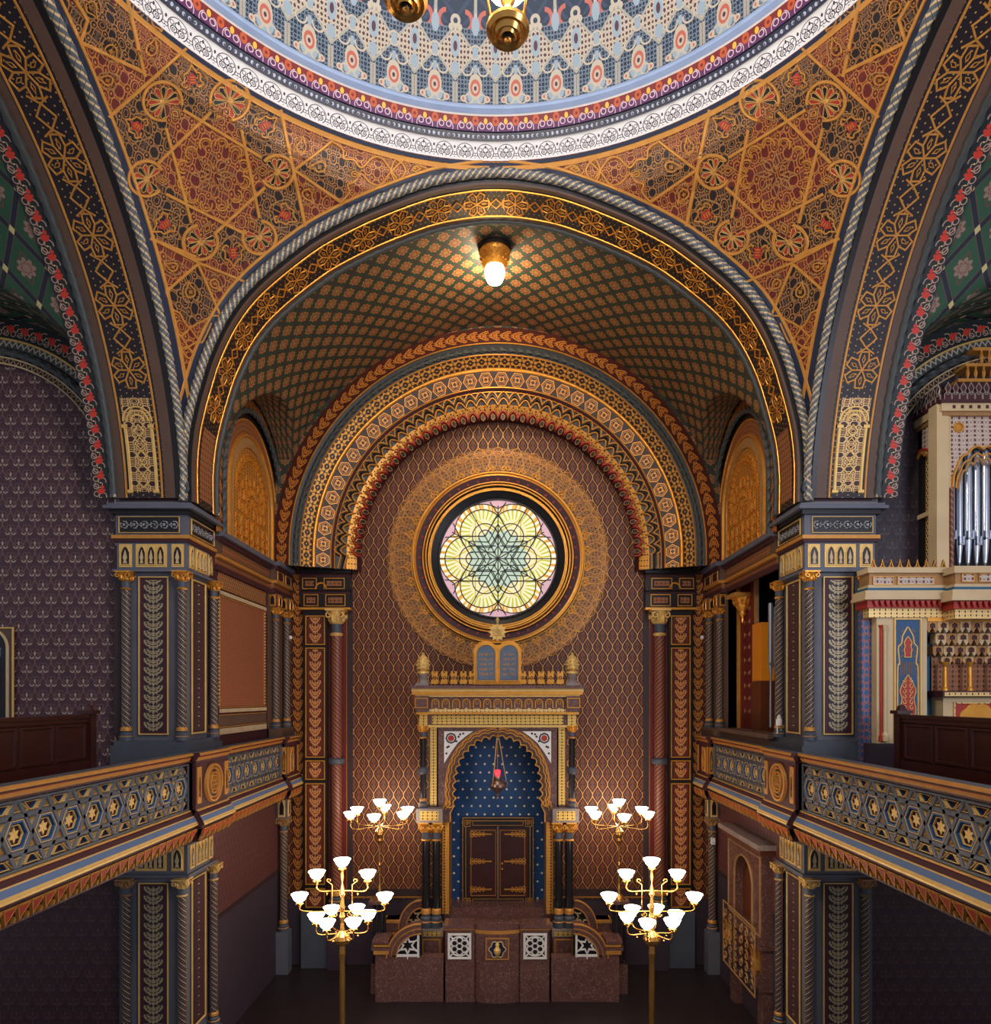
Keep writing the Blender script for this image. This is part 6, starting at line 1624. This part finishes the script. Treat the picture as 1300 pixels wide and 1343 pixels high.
t=thing('swell_box','bright orange varnished wooden case beside the silver pipes in the right side opening','case',(5.37,14.0,Z(-1.0)))
m=MB(); m.box(5.24,5.52,13.6,14.1,PZ(893,13.6),PZ(816,13.6)); m.build('upper_case',M['woodgold'],t)
m=MB(); m.box(5.22,5.9,13.58,14.1,Z(-.7),PZ(893,13.6)); m.build('lower_case',M['woodbrown'],t)
for k,(px,pt) in enumerate(((1011,791),(1018,796),(1025,800))):
    m=MB(); d_=13.1; x=PX(px,d_); zt=PZ(pt,d_); zb=PZ(892,d_)
    m.lathe([(.01,0),(.045,.28),(.045,.36),(.045,zt-zb)],(x,d_,zb),12); m.box(x-.035,x+.035,d_-.055,d_-.03,zb+.28,zb+.34)
    m.lathe([(.03,-.9),(.02,0)],(x,d_,zb),6)
    o=m.build('organ_pipe',M['silver'],None,True); tag(o,('tall silver organ pipe next to the orange case','middle silver organ pipe right of the orange case','silver organ pipe half hidden behind the right pier')[k],'organ pipe','pipes in the right side opening')
t=thing('hanging_bracket','gilt stalactite bracket under the cornice of the right side opening','bracket',(5.0,14.5,Z(2.0)))
m=MB(); d_=14.6; x=PX(974,d_)
m.lathe([(.0,-.55),(.03,-.5),(.02,-.42),(.08,-.34),(.06,-.3),(.16,-.18),(.14,-.14),(.24,-.02),(.24,.03)],(x,d_,PZ(784,d_)),8); m.build('pendant',M['gold'],t)
m=MB(); m.box(x-.26,x+.26,d_-.26,d_+.26,PZ(784,d_),PZ(779,d_)); m.build('abacus',M['goldpaint'],t)
for k in range(8):
    m=MB(); a_=2*PI*(k+.5)/8; m.lathe([(0,-.14),(.03,-.08),(.045,0),(.03,.03)],(x+.17*cos(a_),d_+.17*sin(a_),PZ(784,d_)-.03),6); m.build('drop',M['gold'],t)
t=thing('lantern','little white lantern figure on the ledge at the foot of the right pier','lantern',P(1022,962,12.15))
m=MB(); c=P(1022,962,12.15)
m.lathe([(.05,.14),(.055,.16),(.055,.24),(.03,.27),(.035,.30),(.01,.33),(0,.34)],c,8); m.build('body',M['white'],t)
for k in (-1,1): m=MB(); m.lathe([(.02,0),(.012,.02),(.012,.15)],(c.x+k*.03,c.y,c.z),6); m.build('leg',M['white'],t)
# wooden aedicule on the lower right wall
t=thing('aedicule','brown marble door surround with gilt corbels on the lower right chancel wall','door surround',(4.95,13.5,0))
M_=lambda a,b,c=0:Vector((5.05-c,a,b))
m=MB(); m.fbox(M_,12.35,14.65,Z(-2.76),Z(-2.66),0,.34,0); m.fbox(M_,12.4,14.6,Z(-2.86),Z(-2.76),0,.28,1); m.build('cornice',[M['marblelt'],M['woodbrown']],t)
m=MB(); q=[(12.55,.9),(12.55,Z(-2.86)),(14.45,Z(-2.86)),(14.45,.9),(14.0,.9),(14.0,Z(-3.6))]+[(13.5+.5*cos(a_),Z(-3.6)+.5*sin(a_)) for a_ in lin(0,PI,16)]+[(13.0,.9)]
m.prism(q,M_,0,.2,0); rect(m,M_,12.62,14.38,Z(-4.4),Z(-2.95),.03,.02,1,.2); m.strip([(14.0,.9),(14.0,Z(-3.6))]+[(13.5+.5*cos(a_),Z(-3.6)+.5*sin(a_)) for a_ in lin(0,PI,16)]+[(13.0,.9)],M_,.04,.03,mi=1,c=.2)
m.build('frame',[M['marble'],M['tan']],t)
m=MB(); m.fbox(M_,13.0,14.0,.9,Z(-3.05),0,.03,0); m.build('niche_back',M['woodbrown'],t)
m=MB(); m.fbox(M_,12.5,14.5,Z(-4.62),Z(-4.5),0,.26,0); m.fbox(M_,13.0,14.0,Z(-4.5),Z(-4.42),0,.2,0); m.build('transom',M['marble'],t)
for y in (12.72,14.28): m=MB(); m.lathe([(.04,-.5),(.1,-.4),(.09,-.2),(.12,-.06),(.15,0)],(4.83,y,Z(-4.62)),8); m.build('gilt_corbel',M['gold'],t,True)
for y in (12.72,14.28): m=MB(); m.fbox(M_,y-.14,y+.14,0,Z(-5.1),0,.16,0); m.build('jamb',M['marble'],t)
m=MB(); q=MB(); 
for i in range(6):
    for j in range(5): m.strip(spiral(12.75+.3*i,.95+.22*j,.11,.02,60*i,60*i+420,12),M_,.02,.02,c=.3)
rect(m,M_,12.6,14.4,.8,2.05,.03,.02,0,.3)
m.build('wrought_grille',M['tan'],t)
# small fittings
for px,py,d_,lab in ((381,836,15.7,'small round white spotlight on the left chancel corner'),(921,836,15.7,'small round white spotlight on the right chancel corner')):
    t=thing('spotlight',lab,'spotlight',P(px,py,d_)+Vector((0,.05,0))); c=P(px,py,d_); sg=-1 if px<655 else 1
    m=MB(); m.lathe([(0,-.045),(.03,-.035),(.045,0),(.03,.035),(0,.045)],c,10); m.build('head',M['white'],t,True)
    m=MB(); m.tube([c,Vector((c.x+sg*.05,c.y+.12,c.z)),Vector((sg*4.86,15.98,c.z))],.01,5); m.build('bracket',M['black'],t)
t=thing('alarm_box','small white box fixed to the thin column under the right gallery','sensor',P(934,1103,15.6))
m=MB(); c=Vector((4.90,15.62,PZ(1103,15.6))); m.box(c.x-.04,c.x+.04,c.y-.03,c.y+.05,c.z-.08,c.z+.06); m.build('housing',M['white'],t)
m=MB(); m.box(c.x-.012,c.x+.012,c.y-.034,c.y-.028,c.z-.05,c.z-.03); m.build('slot',M['black'],t)
# left gallery window
a=MB(); d_=11.45; X=lambda p:PX(p,d_); z=lambda p:PZ(p,d_); G=FY(d_-.02); c=X(-12); r=X(20)-c
q=[(c-r,z(948)),(c-r,z(824)),(c+r,z(824)),(c+r,z(948))]; a.prism([(c-r,z(948)),(c+r,z(948)),(c+r,z(824)),(c-r,z(824))],G,0,.03,0)
r2=r-.09; p=[(c+r2,z(948)),(c+r2,z(850))]+arc(c,z(850),r2,0,180,16)[1:]+[(c-r2,z(948))]
a.prism(p,G,.03,.035,1); a.strip(p,G,.04,.03,mi=2,c=.03); rect(a,G,c-r,c+r,z(948),z(824),.03,.02,3,.03)
wf=struct('window_2',a,[M['brown'],M['black'],M['cream'],M['goldpale']])
a=MB(); r3=r2-.12; p=[(c+r3,z(944)),(c+r3,z(856))]+arc(c,z(856),r3,0,180,14)[1:]+[(c-r3,z(944))]; a.prism(p,G,.04,.045,0); a.build('pane',M['slateglass'],wf)
a=MB(); a.fbox(G,c-r3,c+r3,z(880),z(878),.045,.06,0); a.fbox(G,c-r3,c+r3,z(862),z(850),.046,.05,1); a.fbox(G,c-.02,c+.02,z(944),z(840),.045,.06,0); a.build('glazing_bar',[M['black'],M['daylight']],wf)
# ceiling lamp of the chancel
d_=12.75; c=Vector((0,d_,PZ(326,d_))); c.x=PX(649,d_)
t=thing('ceiling_lamp','lit gold basket lamp with white glass bulb on the chancel vault','lamp',c)
m=MB(); m.lathe([(0,.15),(.2,.12),(.31,.02),(.31,-.03),(.26,-.06)],c,20); m.build('canopy',M['black'],t,True)
m=MB(); m.lathe([(.27,-.04),(.29,-.08),(.27,-.14),(.24,-.28),(.17,-.36)],c,18)
for k in range(18):
    for j in range(4): aa=2*PI*(k+.5*(j%2))/18; rr=(.285,.275,.262,.24)[j]; m.lathe([(0,-.022),(.022,0),(0,.022)],(c.x+rr*cos(aa),c.y+rr*sin(aa),c.z-.09-.06*j),4)
m.build('basket',M['gold'],t,True)
m=MB(); m.lathe([(.17,-.34),(.185,-.42),(.18,-.52),(.13,-.62),(.06,-.66),(0,-.67)],c,16); m.build('glass_bulb',M['bulbwarm'],t,True,label='glowing white bulb')
# brass pendants of the dome lights, cut by the top of the picture
for px,py,lab,k in ((532,3,'polished brass lamp bowl hanging under the dome, the left one at the top edge',0),(666,42,'polished brass lamp bowl hanging under the dome with crystal glass above',1)):
    d_=5.5; c=P(px,py,d_); t=thing('hanging_lamp',lab,'lamp',c,'brass lamps hanging under the dome')
    m=MB(); m.lathe([(0,-.07),(.03,-.065),(.035,-.03),(.06,-.05),(.075,-.03),(.1,-.045),(.12,-.01),(.15,-.02),(.172,.01),(.175,.03),(.14,.05),(.05,.09),(.0,.09)],c,28,0,mf=lambda k:1 if k in(1,) else 0); m.build('drip_bowl',[M['brass'],M['black']],t,True)
    m=MB(); m.tube([c+Vector((0,0,.08)),c+Vector((0,0,4.6))],.014,6); m.lathe([(.02,.1),(.05,.14),(.03,.2),(.06,.25),(.02,.32)],c,12); m.build('stem',M['brass'],t,True)
    m=MB(); 
    for j in range(12):
        a0,a1=2*PI*j/12,2*PI*(j+1)/12
        for (r0,z0),(r1,z1) in (((.06,.28),(.17,.36)),((.17,.36),(.2,.5)),((.2,.5),(.13,.62))):
            m.face([c+Vector((r0*cos(a0),r0*sin(a0),z0)),c+Vector((r0*cos(a1),r0*sin(a1),z0)),c+Vector((r1*cos(a1),r1*sin(a1),z1)),c+Vector((r1*cos(a0),r1*sin(a0),z1))])
    m.build('crystal_shade',M['bulb2'],t,label='faceted lit glass')
    for j in range(3):
        a_=2*PI*j/3+.5+k; m=MB(); m.tube([c+Vector((.15*cos(a_),.15*sin(a_),.05)),c+Vector((.22*cos(a_),.22*sin(a_),.35)),c+Vector((.1*cos(a_),.1*sin(a_),.75))],.012,6); m.build('rod',M['brass'],t,True)
# ============================================================ floor, camera, light
MIR=1
a=MB(); a.grid(lambda x,y:Vector((x,y,0)),lin(-11.3,11.3,2),lin(-3,17,2)); struct('floor',a,M['floor'])
cam=bpy.data.cameras.new('camera'); co=bpy.data.objects.new('camera',cam); COL.objects.link(co)
co.location=(CX,0,CZ); co.rotation_euler=(PI/2,0,0); cam.sensor_width=36; cam.lens=FL/1343*36
cam.shift_x=-(VX-650)/1343; cam.shift_y=(HY-671.5)/1343; cam.clip_end=100; cam.clip_start=.05
S.camera=co
w=bpy.data.worlds.new('world'); S.world=w; w.use_nodes=True; w.node_tree.nodes['Background'].inputs[0].default_value=(.68,.69,.80,1); w.node_tree.nodes['Background'].inputs[1].default_value=.46
def lamp(name,loc,power,color,r=.3,typ='POINT',rot=None,size=None):
    l=bpy.data.lights.new(name,typ); l.energy=power; l.color=color
    if typ=='POINT': l.shadow_soft_size=r
    elif typ=='AREA':
        l.shape='RECTANGLE'; l.size,l.size_y=size
    o=bpy.data.objects.new(name,l); COL.objects.link(o); o.location=loc
    if rot: o.rotation_euler=rot
    return o
lamp('dome_chandelier_light',(.1,5.3,Z(5.9)),980,(1,.88,.72),.45)
lamp('dome_window_light',(0,5.0,Z(11.5)),640,(.93,.95,1),1.0)
lamp('apse_lamp_light',(-.12,13.25,Z(8.0)),115,(1,.80,.55),.15)
for i,(px,py,d,e) in enumerate(((450,1165,11.3,60),(855,1165,11.3,60),(498,1075,15.2,28),(811,1075,15.2,28))):
    lamp('candelabrum_light',tuple(P(px,py,d)),e,(1,.80,.60),.25)
lamp('left_arm_fill_light',(8.5,.5,Z(2.5)),520,(.80,.84,1),typ='AREA',rot=(math.radians(80),0,math.radians(52)),size=(3,4))  # added unseen area light behind the view, brightens the left arm; no window modelled
v=S.view_settings; v.view_transform='Standard'; v.look='None'; v.exposure=0.28; v.gamma=1; v.use_curve_mapping=False
